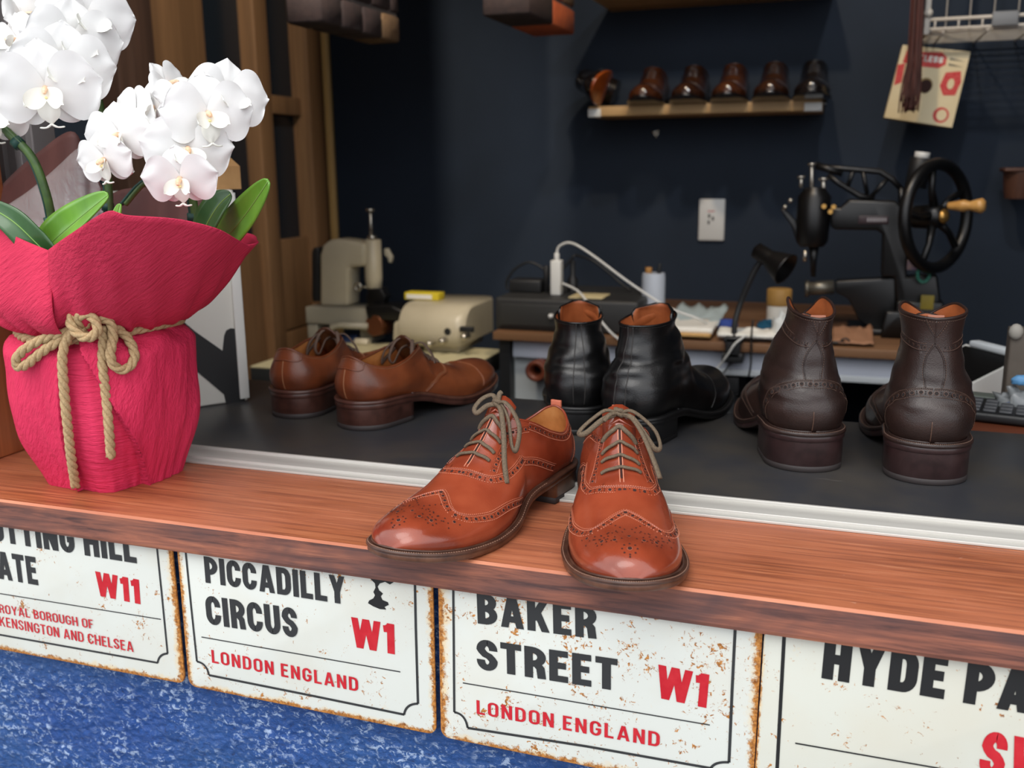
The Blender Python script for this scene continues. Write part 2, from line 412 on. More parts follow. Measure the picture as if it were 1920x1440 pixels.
def rr_path(x0, y0, x1, y1, r, a0, a1, ry=None):
    """part of a rounded rectangle outline; a0..a1 in quarter turns counter-clockwise from the right side's middle"""
    ry = ry or r; cs = [(x1-r, y1-ry, 0), (x0+r, y1-ry, 90), (x0+r, y0+ry, 180), (x1-r, y0+ry, 270)]
    out = [(x1, (y0+y1)/2)]
    for cx, cy, s0 in cs:
        for k in range(7):
            an = R(s0+15*k); out.append((cx+r*math.cos(an), cy+ry*math.sin(an)))
    out.append((x1, (y0+y1)/2))
    n = len(out)-1
    return out[int(a0*n/4+.5):int(a1*n/4+.5)+1]
def glyph(ch, W, s):
    """centre lines of one condensed grotesque capital in a box W x 1, stroke s -> (polylines with optional stroke factor)"""
    h = s/2; l, r, b, t = h, W-h, h, 1-h; m = .5; k = min(.24, (r-l)*.5)
    O = rr_path(l, b, r, t, k, 0, 4)
    if ch == 'O': return [O]
    if ch == 'I': return [[(h, 0), (h, 1)]]
    if ch == '1': return [[(r-.02, 0), (r-.02, 1)], [(.0, .80), (W*.30, .81), (r-.02, .93)]]
    if ch == 'L': return [[(l, 1), (l, b), (W, b)]]
    if ch == 'T': return [[(0, t), (W, t)], [(W/2, t), (W/2, 0)]]
    if ch == 'H': return [[(l, 0), (l, 1)], [(r, 0), (r, 1)], [(l, m), (r, m)]]
    if ch == 'E': return [[(W*.96, b), (l, b), (l, t), (W*.96, t)], [(l, .52), (W*.86, .52)]]
    if ch == 'F': return [[(l, 0), (l, t), (W*.96, t)], [(l, .50), (W*.86, .50)]]
    if ch == 'N': return [[(l, 0), (l, 1)], [(r, 0), (r, 1)], [(l+.01, 1), (r-.01, 0)]]
    if ch == 'A': return [[(h*1.05, 0), (W/2-.015, 1)], [(W-h*1.05, 0), (W/2+.015, 1)], [(W*.22, .27), (W*.78, .27)]]
    if ch == 'Y': return [[(h*1.1, 1), (W/2, .40)], [(W-h*1.1, 1), (W/2, .40)], [(W/2, .46), (W/2, 0)]]
    if ch == 'K': return [[(l, 0), (l, 1)], [(l+.02, .33), (W-h*1.2, 1)], [(W*.44, .60), (W-h*1.1, 0)]]
    if ch == 'W': return [[(h, 1), (W*.28, 0)], [(W*.5, 1), (W*.28, 0)], [(W*.5, 1), (W*.72, 0)], [(W-h, 1), (W*.72, 0)]]
    if ch == 'D': return [[(l, b)]+rr_path(l-k, b, r, t, k, -1, 1)[1:-1]+[(l, t), (l, b)]] if False else [[(l, 0), (l, 1)], [(l, b)]+[(r-k+k*math.cos(R(a)), b+.24+.24*math.sin(R(a))) for a in range(-90, 1, 15)]+[(r-k+k*math.cos(R(a)), t-.24+.24*math.sin(R(a))) for a in range(0, 91, 15)]+[(l, t)]]
    if ch in 'PRB':
        def bowl(y0, y1, rx): 
            ry = (y1-y0)/2; kk = min(ry, rx-l-.02)
            return [(l, y0)]+[(rx-kk+kk*math.cos(R(a)), (y0+y1)/2+ry*math.sin(R(a))) for a in range(-90, 91, 15)]+[(l, y1)]
        if ch == 'P': return [[(l, 0), (l, 1)], bowl(.42, t, r)]
        if ch == 'R': return [[(l, 0), (l, 1)], bowl(.46, t, r), [(W*.55, .47), (r-.03, .33), (r, .0)]]
        return [[(l, 0), (l, 1)], bowl(.51, t, r-.02), bowl(b, .51, r)]
    if ch == 'U': return [[(l, 1), (l, b+.24)]+[(l+k-k*math.cos(R(a)), b+.24-.24*math.sin(R(a))) for a in range(15, 91, 15)]+[(r-k+k*math.sin(R(a)), b+.24-.24*math.cos(R(a))) for a in range(0, 91, 15)]+[(r, 1)]]
    top = [(r, t-.265)]+[(r-k+k*math.cos(R(a)), t-.24+.24*math.sin(R(a))) for a in range(0, 91, 15)]+[(l+k-k*math.sin(R(a)), t-.24+.24*math.cos(R(a))) for a in range(0, 91, 15)]
    bot = [(l+k-k*math.cos(R(a)), b+.24-.24*math.sin(R(a))) for a in range(0, 91, 15)]+[(r-k+k*math.sin(R(a)), b+.24-.24*math.cos(R(a))) for a in range(0, 91, 15)]
    if ch == 'C': return [top+bot+[(r, b+.265)]]
    if ch == 'G': return [top+bot+[(r, .52)], [(W*.52, .46), (W, .46)]]
    if ch == 'S': return [[(r, t-.24)]+[(r-k+k*math.cos(R(a)), t-.22+.22*math.sin(R(a))) for a in range(0, 91, 15)]+[(l+k-k*math.sin(R(a)), t-.22+.22*math.cos(R(a))) for a in range(0, 91, 15)]+[(l+.035, t-.29), (W/2-.05, .525), (W/2+.05, .475), (r-.035, b+.29), (r, b+.22)]+[(r-k+k*math.cos(R(a)), b+.22-.22*math.sin(R(a))) for a in range(15, 91, 15)]+[(l+k-k*math.sin(R(a)), b+.22-.22*math.cos(R(a))) for a in range(0, 91, 15)]+[(l, b+.245)]]
    return []
GW = {'I': 0, '1': .30, 'W': .86, 'A': .56, 'Y': .54, 'K': .52, 'L': .40, 'E': .42, 'F': .41, 'T': .46, 'O': .50, 'C': .49, 'G': .50, 'D': .49, 'N': .50, 'H': .50, 'U': .49}
def put_text(mb, s, bl, br, top, Y, sw=.20, mi=0, gap=.075, th=.0004):
    """letters s with the baseline from pixel bl to pixel br and capitals reaching pixel top (above bl)"""
    a = at(*bl, Y=Y); b = at(*br, Y=Y); t = at(*top, Y=Y)
    x = 0; items = []; nq = 0
    for ch in s:
        if ch == ' ': x += .26; continue
        W = GW.get(ch, .47); W = sw if ch == 'I' else W+(sw-.16)*.8
        items.append((ch, x, W)); x += W+gap
    x -= gap
    ex = (b-a)/x; up = Vector((-(b-a).z, 0, (b-a).x)).normalized(); ey = up*((t-a).dot(up))
    k = ey.length/ex.length                       # keep strokes even when the text is squeezed
    for ch, gx, W in items:
        for pl in glyph(ch, W, sw):
            n = len(pl); closed = (Vector(pl[0])-Vector(pl[-1])).length < 1e-6; L = []
            for i in range(n):
                p = Vector(pl[i]); d1 = (p-Vector(pl[i-1])) if i > 0 else (Vector(pl[-1])-Vector(pl[-2]) if closed else Vector(pl[1])-p)
                d2 = (Vector(pl[i+1])-p) if i < n-1 else (Vector(pl[1])-Vector(pl[0]) if closed else d1)
                d1 = d1.normalized() if d1.length > 1e-9 else d2.normalized(); d2 = d2.normalized() if d2.length > 1e-9 else d1
                n1 = Vector((-d1.y, d1.x)); n2 = Vector((-d2.y, d2.x)); q = n1+n2
                q = q.normalized() if q.length > 1e-6 else n1
                sc_ = min(2.2, 1/max(.3, q.dot(n1)))*sw/2
                L.append((p+q*sc_, p-q*sc_))
            if n == 2 and abs(pl[0][0]-pl[1][0]) > .02 and abs(pl[0][1]-pl[1][1]) > .25:      # slanted stroke: level ends
                dv = Vector(pl[1])-Vector(pl[0]); hx_ = sw/2*dv.length/abs(dv.y)*.92
                L = [(Vector(p_)+Vector((hx_, 0)), Vector(p_)-Vector((hx_, 0))) for p_ in pl]
            clip = lambda v: Vector((v.x, min(1.0, max(0.0, v.y))))
            for (p0, q0), (p1, q1) in zip(L, L[1:]):
                nq += 1; Q = [clip(z) for z in (p0, q0, q1, p1)]
                mb.add([a+ex*(gx+z.x)+ey*z.y+Vector((0, -th-nq*3e-6, 0)) for z in Q], [[0, 1, 2, 3]], mi, False)
def strip(mb, pts, wd, Y, th=.0004, mi=0):
    P = [at(*p, Y=Y) for p in pts]; n = len(P); L = []
    for i in range(n):
        d = (P[min(i+1, n-1)]-P[max(i-1, 0)]); d.y = 0; d.normalize(); q = Vector((-d.z, 0, d.x))*wd/2
        L.append((P[i]+q+Vector((0, -th, 0)), P[i]-q+Vector((0, -th, 0))))
    for (a, b), (c, d) in zip(L, L[1:]): mb.add([a, b, d, c], [[0, 1, 2, 3]], mi, False)
def arc_px(p0, p1, bulge_to, n=8):
    """quarter arc between two pixels curving towards bulge_to"""
    out = []
    for i in range(n+1):
        t = i/n; out.append(((1-t)**2*p0[0]+2*t*(1-t)*bulge_to[0]+t*t*p1[0], (1-t)**2*p0[1]+2*t*(1-t)*bulge_to[1]+t*t*p1[1]))
    return out
def plate(cn, smat, label):
    """sign plate from three pixel corners: (left x edge, bottom-left), bottom-right; top hidden behind the ledge"""
    bl, br = at(*cn[0], Y=SY), at(*cn[1], Y=SY); ex = (br-bl).normalized(); W_ = (br-bl).length
    up = Vector((-ex.z, 0, ex.x)); H_ = .172; r_ = .009; poly = []
    for cx, cy, a0 in ((W_-r_, r_, -90), (W_-r_, H_-r_, 0), (r_, H_-r_, 90), (r_, r_, 180)):
        for k in range(7):
            a = R(a0+90*k/6); poly.append((cx+r_*math.cos(a), cy+r_*math.sin(a)))
    M = Matrix.Identity(4)
    for i in range(3): M[i][0] = ex[i]; M[i][1] = up[i]; M[i][2] = (0, -1, 0)[i]; M[i][3] = bl[i]
    p = MB().prism(poly, -.0025, 0, M, 0, .0006).build('street_sign', smat)
    tag(p, label, 'sign', 'rusty enamel street signs'); return p
BOLD = .198; LT = .125
s1 = plate([(-110, 1197), (347, 1283)], sign_mat('sign_enamel_a', .042, .925, .3), 'rusty white street sign reading NOTTING HILL GATE W11, leftmost under the ledge')
mb = MB(); put_text(mb, 'NOTTING HILL', (-46, 1008.5), (257.5, 1056), (-45, 957), SY, BOLD); put_text(mb, 'GATE', (-27, 1080), (73.5, 1097.5), (-28, 1029), SY, BOLD); mb.build('lettering', INK, s1)
mb = MB(); put_text(mb, 'W11', (182, 1116), (265, 1133), (175, 1070), SY, BOLD+.022); mb.build('postcode', RED, s1)['label'] = 'red postcode'
mb = MB(); put_text(mb, 'THE ROYAL BOROUGH OF', (-38, 1142), (177, 1178.5), (-38, 1126), SY, LT, 0, .10)
put_text(mb, 'KENSINGTON AND CHELSEA', (0.5, 1173), (252, 1222), (-1, 1155), SY, LT, 0, .10); mb.build('red_lettering', RED, s1)['label'] = 'thin red borough lettering'
mb = MB(); strip(mb, [(294, 1020), (303.5, 1112), (314.6, 1225)], .0022, SY); strip(mb, arc_px((314.6, 1225), (296, 1242.5), (298, 1226)), .0022, SY); strip(mb, [(296, 1242.5), (150, 1216.5), (-100, 1172)], .0022, SY)
strip(mb, [(-60, 1103), (302, 1161)], .0011, SY); mb.build('border_line', INK, s1)
s2 = plate([(354, 1286), (818, 1378.5)], sign_mat('sign_enamel_b', .042, .925, 2.1), 'rusty white street sign reading PICCADILLY CIRCUS W1 beneath the left brogue')
mb = MB(); put_text(mb, 'PICCADILLY', (386, 1092), (649, 1133), (385, 1043), SY, BOLD); put_text(mb, 'CIRCUS', (389, 1169.5), (560, 1196), (387, 1116), SY, BOLD); mb.build('lettering', INK, s2)
mb = MB(); put_text(mb, 'W1', (660, 1212), (742, 1227), (656, 1156), SY, BOLD+.022); mb.build('postcode', RED, s2)['label'] = 'red postcode'
mb = MB(); put_text(mb, 'LONDON ENGLAND', (398, 1242), (672.5, 1296), (397, 1218), SY, LT+.02, 0, .14); mb.build('red_lettering', RED, s2)['label'] = 'red LONDON ENGLAND line'
mb = MB(); strip(mb, [(347.5, 1025), (358, 1130), (369.5, 1240)], .0022, SY); strip(mb, arc_px((369.5, 1240), (392, 1265.5), (388, 1243)), .0022, SY); strip(mb, [(392, 1265.5), (575, 1302), (758, 1339.5)], .0024, SY)
strip(mb, arc_px((758, 1339.5), (784, 1319), (761, 1319)), .0022, SY); strip(mb, [(784, 1319), (780, 1180), (778, 1080)], .0024, SY); strip(mb, [(378, 1194), (751, 1259.5)], .0011, SY); mb.build('border_line', INK, s2)
pd = [(690, 1131), (700, 1137), (712, 1142), (724, 1143), (721, 1138), (729, 1134), (727, 1129), (717, 1125), (714, 1118), (718, 1113), (711, 1107), (708, 1100), (712, 1094), (722, 1091), (731, 1096), (739, 1091), (728, 1082), (700, 1078), (688, 1079), (697, 1088), (703, 1094), (704, 1102), (700, 1110), (703, 1116), (700, 1122), (692, 1126)]
mb = MB(); mb.add([at(*p, Y=SY-.0004) for p in pd], [list(range(len(pd)))[::-1]], 0, False); mb.build('pedestal_emblem', INKB, s2)['label'] = 'small black fountain pedestal emblem'
s3 = plate([(826.5, 1381.5), (1410, 1500)], sign_mat('sign_enamel_c', .055, .885, 4.4), 'very rusty white street sign reading BAKER STREET W1 under the right brogue')
mb = MB(); put_text(mb, 'BAKER', (896, 1168.5), (1119, 1198), (895.5, 1110), SY, BOLD); put_text(mb, 'STREET', (895, 1254), (1158, 1295), (894, 1197), SY, BOLD); mb.build('lettering', INK, s3)
mb = MB(); put_text(mb, 'W1', (1229, 1307), (1326, 1327.5), (1222, 1243), SY, BOLD+.022); mb.build('postcode', RED, s3)['label'] = 'red postcode'
mb = MB(); put_text(mb, 'LONDON ENGLAND', (894, 1338), (1237, 1400), (893, 1312), SY, LT+.02, 0, .14); mb.build('red_lettering', RED, s3)['label'] = 'red LONDON ENGLAND line'
mb = MB(); strip(mb, [(850, 1090), (851, 1200), (852, 1335)], .0022, SY); strip(mb, arc_px((852, 1335), (877, 1364.5), (873, 1338)), .0022, SY); strip(mb, [(877, 1364.5), (1100, 1399), (1333, 1440)], .0024, SY)
strip(mb, arc_px((1333, 1440), (1367, 1429), (1340, 1427)), .0022, SY); strip(mb, [(1367, 1429), (1373, 1290), (1379, 1170)], .0024, SY); strip(mb, [(868, 1280), (1331, 1359)], .0011, SY); mb.build('border_line', INK, s3)
s4 = plate([(1411, 1505), (2060, 1640)], sign_mat('sign_enamel_d', .022, .935, 7.7, (206, 208, 198)), 'white street sign with large HYDE PARK letters, rightmost under the ledge')
mb = MB(); put_text(mb, 'HYDE PARK', (1540, 1271), (2065, 1362), (1546, 1193), SY, BOLD+.03); mb.build('lettering', INKB, s4)
mb = MB(); put_text(mb, 'SW1', (1832, 1452), (2010, 1490), (1838, 1366), SY, BOLD+.022); mb.build('postcode', RED, s4)['label'] = 'red postcode'
mb = MB(); strip(mb, [(1471, 1180), (1463, 1330), (1455, 1480)], .0028, SY); strip(mb, [(1491, 1393), (1757, 1439.5), (2000, 1482)], .0013, SY); mb.build('border_line', INKB, s4)
# ------------------------------------------------------------------ footwear
def bez(t, a, b, c): return (1-t)**2*a+2*t*(1-t)*b+t*t*c
class Last:
    """one shoe shape. Local frame: heel back at x=0, toe at +x, y left, z up from the ground"""
    def __init__(s, L=.285, ball=.049, heelw=.034, waist=.031, toe_pow=2.3, th=.43, heel_h=.022, sole_t=.007, spring=.012,
                 inner=1, ridge=None, topz=None, amax=.029, shaft=None, bulge=.0045, wr=0, seed=0, heel_in=.004, toff=.5):
        s.__dict__.update(locals()); s.shift = .007*inner
        s.ridge = ridge or [(.43, .088), (.50, .072), (.58, .058), (.66, .047), (.75, .040), (.84, .036), (.91, .032), (.96, .025), (.985, .016), (1, 0)]
        s.topz = topz or [(0, .098), (.2, .084), (.4, .069), (.6, .065), (.8, .074), (1, .084)]
        s.MT = .55
    def hw(s, t):                                   # half width of the sole at t
        if t < .13: return s.heelw*math.sqrt(max(0, 1-((.13-t)/.13)**2.2))
        if t < .68: return cinterp([(.13, s.heelw), (.27, s.heelw*.97), (.40, s.waist), (.55, s.ball*.90), (.68, s.ball)], t)
        return s.ball*max(0, 1-((t-.68)/.32)**s.toe_pow)**.5
    def cy(s, t):                                   # bent centre line
        return s.shift*(cinterp([(0, 0), (.3, -.25), (.6, .2), (.8, .75), (1, .9)], t))
    def zb(s, t):                                   # underside of the sole
        return cinterp([(0, s.heel_h), (.22, s.heel_h*.96), (.36, s.heel_h*.72), (.52, s.heel_h*.2), (.64, 0), (.78, .0015), (.9, s.spring*.5), (1, s.spring)], t)
    def zf(s, t): return s.zb(t)+s.sole_t           # feather line
    def t_of_m(s, m):
        u = m/s.MT; return 1-(1-s.th)*(1-math.cos(min(1, u)*PI/2)) if u < 1 else s.th
    def m_of_t(s, t): return s.MT*2/PI*math.acos(max(0, min(1, 1-(1-t)/(1-s.th))))
    def low(s, m, sd, k):
        L = s.L
        if m <= s.MT:
            t = s.t_of_m(m); w_ = s.hw(t)*.955; x = t*L; y0 = s.cy(t); z0 = s.zf(t); h = cinterp(s.ridge, t)
            if t > .985: h = h
            ph = k*PI/2; e = .80+.1*sstep(.6, 1, t)
            rr = max(0, math.cos(ph))**e; q = max(0, math.sin(ph))**(.92)
            # vamp above the ball is rounder, quarter nearer the throat is flatter on top
            bl = sstep(.62, s.th, t) if t < .62 else 0
            bl *= .5; rr = rr*(1-bl)+(1-k**1.5)*bl; rr = max(rr, 0); q = q*(1-bl)+k**.95*bl; bl *= 2
            out = .004*math.sin(PI*min(1, k*1.5))*(1 if k < .667 else 0)
            p = Vector((x, y0+sd*(w_*rr+out*bl), z0+h*q if h else z0))
            edge = .0022*math.sin(PI*min(1, k*2.2))*(k < .455)
            p.y += sd*edge; 
            return p
        u = (m-s.MT)/(1-s.MT); sn = math.sin(u*PI/2)
        tb = s.th*(1-sn); w_ = s.hw(tb)*(.955-.02*u); bx = tb*L+.0022*u; B = Vector((bx, s.cy(tb)+sd*w_, s.zf(tb)))
        tx = s.heel_in+(s.th*L-s.heel_in)*(1-sn); a = (.004*(1-u)**2+s.amax*(math.sin(PI*u**.72)**.72 if 0 < u < 1 else 0))
        h0 = cinterp(s.ridge, s.th); zt = cinterp(s.topz, u)
        Tp = Vector((tx, s.cy(tb)*.6+sd*a, zt))
        b2 = sstep(0, .45, u)
        ph = k*PI/2; r1 = 1-k; q1 = k
        rr0 = .5*(1-k**1.5)+.5*max(0, math.cos(ph))**.8; q0 = .5*k**.95+.5*max(0, math.sin(ph))**.92
        rr = rr0*(1-b2)+r1*b2; q = q0*(1-b2)+q1*b2
        p = Tp+(B-Tp)*rr; p.z = B.z+(Tp.z-B.z)*q
        bu = s.bulge*math.sin(PI*k**.8)*(b2*.9+.2)+.004*math.sin(PI*min(1, k*1.5))*(1 if k < .667 else 0)*(1-b2)
        d = Vector(((B.x-.13*L) if u > .5 else 0, (B.y-s.cy(tb)), 0))
        if u > .5: d.x *= sstep(.5, .9, u)
        if d.length > 1e-6: p += d.normalized()*bu
        return p
    def P(s, m, sd, k):
        if k <= 1 or not s.shaft: p = s.low(m, sd, min(k, 1))
        else:
            u = max(0, (m-s.MT)/(1-s.MT)); A = s.low(m, sd, 1); f = k-1; sh = s.shaft
            ph = PI*u; zt = cinterp(sh['top'], u)
            Tp = Vector((sh['xc']+sh['rx']*math.cos(ph), s.cy(.2)*.6+sh.get('yo', 0)+sd*sh['ry']*math.sin(ph), zt))
            A0 = s.low(m, sd, .97); up = (A-A0); 
            g = f*f*(3-2*f)
            p = A.lerp(Tp, g); p.z = A.z+(Tp.z-A.z)*f
            n_ = Vector((math.cos(ph), sd*math.sin(ph), 0)); p += n_*sh.get('waist', -.002)*math.sin(PI*f)
        if s.wr and s.shaft:
            z = p.z-.0; amp = s.wr*(math.exp(-((z-.092)/.020)**2)+.25)
            nn = noise.noise(Vector((p.x*16+s.seed, p.y*18, p.z*75)))*.75+noise.noise(Vector((p.x*40, p.y*40+s.seed, p.z*130)))*.4
            c_ = Vector((p.x-.24*s.L, p.y, 0))
            if k > .25 and c_.length > 1e-5: p += c_.normalized()*amp*nn*min(1, (k-.25)*3)
        elif s.wr:
            a = math.exp(-((p.x/s.L-.60)/.05)**2)*sstep(.3, .6, k)
            p.z += s.wr*a*noise.noise(Vector((p.x*150+p.y*25, p.y*14, s.seed)))
        return p
    def N(s, m, sd, k):
        e = .012; K = 2 if s.shaft else 1
        m0, m1 = max(0.002, m-e), min(1, m+e); k0, k1 = max(0, k-e), min(K, k+e)
        a = s.P(m1, sd, k)-s.P(m0, sd, k); b = s.P(m, sd, k1)-s.P(m, sd, k0)
        n = a.cross(b)*sd
        return n.normalized() if n.length > 1e-12 else Vector((0, 0, 1))
def shoe_upper_grid(la, mb, nm=60, nk=16, nk2=16, mi=0):
    K = 1+(0 if not la.shaft else 1)
    ks = [i/nk for i in range(nk+1)]+([1+i/nk2 for i in range(1, nk2+1)] if la.shaft else [])
    ms = [1e-4+i*(1-1e-4)/nm for i in range(nm+1)]
    for sd in (1, -1):
        rows = []
        for m in ms:
            rw = []
            for k in ks:
                if k > 1 and m < la.MT: rw.append(la.P(la.MT, sd, 1) if False else la.P(m, sd, 1))
                else: rw.append(la.P(m, sd, k))
            rows.append(rw)
        o = len(mb.v); nc = len(ks); nl = nk
        vs = [p for r_ in rows for p in r_]; fs = []
        for i in range(nm):
            for k in range(nc-1):
                if ks[k] >= 1 and ms[i+1] <= la.MT+1e-6: continue
                f = [i*nc+k, i*nc+k+1, (i+1)*nc+k+1, (i+1)*nc+k]; fs.append(f if sd < 0 else f[::-1])
        mb.add(vs, fs, mi)
def merge(o, d=.0004):
    bm = bmesh.new(); bm.from_mesh(o.data); bmesh.ops.remove_doubles(bm, verts=bm.verts, dist=d)
    loose = [v for v in bm.verts if not v.link_faces]; bmesh.ops.delete(bm, geom=loose, context='VERTS')
    bm.normal_update(); bm.to_mesh(o.data); bm.free(); return o
def outline(la, off=0, n=44, t0=0, t1=1):
    """closed sole outline at offset; list of (t, x, y)"""
    up = []
    for i in range(n+1):
        a = PI*i/n; t = t0+(t1-t0)*(1-math.cos(a))/2; up.append(t)
    pts = [(t, t*la.L, la.cy(t)+la.hw(t)) for t in up]+[(t, t*la.L, la.cy(t)-la.hw(t)) for t in up[::-1][1:-1]]
    if off:
        N = len(pts); out = []
        for i in range(N):
            a, b = pts[i-1], pts[(i+1) % N]; d = Vector((b[1]-a[1], b[2]-a[2])); q = Vector((-d.y, d.x)); q = q.normalized() if q.length > 1e-9 else Vector((0, 0))
            out.append((pts[i][0], pts[i][1]+q.x*off, pts[i][2]+q.y*off))
        pts = out
    return pts
def slab_from(mb, pts, z0f, z1f, mi=0, rnd=.0012):
    """solid between two height functions of t with softly rounded rim"""
    cx = sum(p[1] for p in pts)/len(pts); N = len(pts)
    def ring(off, zf, dz):
        out = []
        for i in range(N):
            a, b = pts[i-1], pts[(i+1) % N]; d = Vector((b[1]-a[1], b[2]-a[2])); q = Vector((-d.y, d.x)); q = q.normalized() if q.length > 1e-9 else Vector((0, 0))
            out.append(Vector((pts[i][1]-q.x*off, pts[i][2]-q.y*off, zf(pts[i][0])+dz)))
        return out
    r = rnd
    rows = [ring(r, z0f, 0), ring(0, z0f, r), ring(0, z1f, -r), ring(r, z1f, 0)]
    mb.grid(rows, mi, wrap=True, flip=False)
    for rw, rev in ((rows[0], False), (rows[-1], True)):
        n = N//2; up = rw[:n+1]; dn = [rw[0]]+rw[:n-1:-1]
        g = [[up[i], dn[i]] for i in range(n+1)]; mb.grid(g, mi, flip=rev)
def deco(la, mb, pts, sd, space=.0075, hole=0, small=0, stitch=.0022, sr=.00042, edge=.0005, mi_s=1, mi_h=2, mi_e=0, lift=.0003, n=10, double=0):
    """seam through (m,k) points on one side: raised edge, stitch beads, punched holes"""
    q = smoothpath([Vector((a, b, 0)) for a, b in pts], n)
    P = []
    for v in q:
        p = la.P(v.x, sd, v.y); nn = la.N(v.x, sd, v.y); P.append((p, nn))
    if edge: mb.tube([p+nn*lift*.2 for p, nn in P], edge, 6, mi=mi_e)
    def walk(step, off=0):
        d = 0; nxt = step*.5
        for (p, nn), (p2, n2) in zip(P, P[1:]):
            sl = (p2-p).length
            while sl > 1e-9 and nxt <= d+sl:
                f = (nxt-d)/sl; tg = (p2-p).normalized(); nv = nn.lerp(n2, f).normalized()
                yield p.lerp(p2, f)+tg.cross(nv)*off, nv, tg; nxt += step
            d += sl
    def disc(p, nv, r, mi, dep=.0):
        u = nv.orthogonal().normalized(); v = nv.cross(u)
        mb.add([p+nv*(lift+dep)]+[p+nv*(lift*.8+dep)+(u*math.cos(a)+v*math.sin(a))*r for a in [2*PI*i/9 for i in range(9)]], [[0, 1+i, 1+(i+1) % 9] for i in range(9)], mi)
    if stitch:
        for off in ([double] if not isinstance(double, (tuple, list)) else double):
            for p, nv, tg in walk(stitch, off):
                mb.tube([p-tg*stitch*.30+nv*lift, p+nv*(lift+sr*.5), p+tg*stitch*.30+nv*lift], sr, 5, mi=mi_s)
    return walk, disc, P
def brogue_band(la, mb, pts, sd, offs, hole=.0016, gap=.0078, small=.0006, pink=True):
    """double stitched band with punched holes between two rows; offs=(edge,stitch,holes,stitch)"""
    walk, disc, P = deco(la, mb, pts, sd, stitch=0, edge=.0006)
    if pink:
        for p, nv, tg in walk(.0021, offs[0]): disc(p, nv, .00075, 1, .0001)
    for off in (offs[1], offs[3]):
        for p, nv, tg in walk(.0019, off): mb.tube([p-tg*.00055+nv*.0002, p+tg*.00055+nv*.0002], .00032, 5, mi=1)
    i = 0
    for p, nv, tg in walk(gap/2, offs[2]):
        if i % 2 == 0:
            disc(p, nv, hole*1.22, 3, .0000); disc(p, nv, hole, 2, .00025)
        else:
            for d in (-.0011, .0011): disc(p+tg.cross(nv)*d, nv, small, 2, .0002)
        i += 1
def lace_bar(la, mb, t, yw, r=.0016, lift=.0013, skew=0, sag=0, n=9, flat=None):
    """one lace run across the closed facings at length t, half width yw"""
    pts = []
    for i in range(n):
        y = -1+2*i/(n-1); tt = t+skew*y; m = la.m_of_t(tt) if tt > la.th else la.MT
        sd = 1 if y >= 0 else -1
        w_ = la.hw(tt)*.955; k = 1-min(1, (abs(y)*yw/w_))**1.0*.55
        p = la.P(m, sd, max(.05, k)); nn = la.N(m, sd, max(.05, min(k, .97)))
        if abs(y) < .15: nn = Vector((-.4, 0, 1)).normalized(); nn = Vector((nn.x*-1*-1, 0, nn.z))
        e = 1-abs(y)**6
        pts.append(p+nn*(lift*(.25+.75*e)))
    mb.tube(smoothpath(pts, 3), r, 7, flat=flat)
def bow(mb, K, loops, ends, r=.0017, flat=(1.0, 1.0)):
    """knot at K plus looped and hanging lace runs given as offsets"""
    K = Vector(K)
    for lp in loops: mb.tube(smoothpath([K+Vector(p) for p in lp], 7), r, 7, flat=flat)
    for e in ends: mb.tube(smoothpath([K+Vector(p) for p in e], 7), r, 7, flat=flat)
    for ax in range(3):
        pts = [K+Vector((.0026*math.cos(a)*(1 if ax != 1 else .6), .0036*math.sin(a), .0028*math.cos(a+ax)+.0012)) for a in [2*PI*i/10 for i in range(10)]]
        mb.tube(pts, r*1.05, 7, closed=True)
def shoe_frame(hx, hy, z, ang):
    """ang: heading of the toe measured from +Y towards +X, degrees"""
    a = R(ang); d = Vector((math.sin(a), math.cos(a), 0)); l = Vector((-d.y, d.x, 0))
    M = Matrix.Identity(4)
    for i in range(3): M[i][0] = d[i]; M[i][1] = l[i]; M[i][2] = (0, 0, 1)[i]; M[i][3] = (hx, hy, z)[i]
    return M
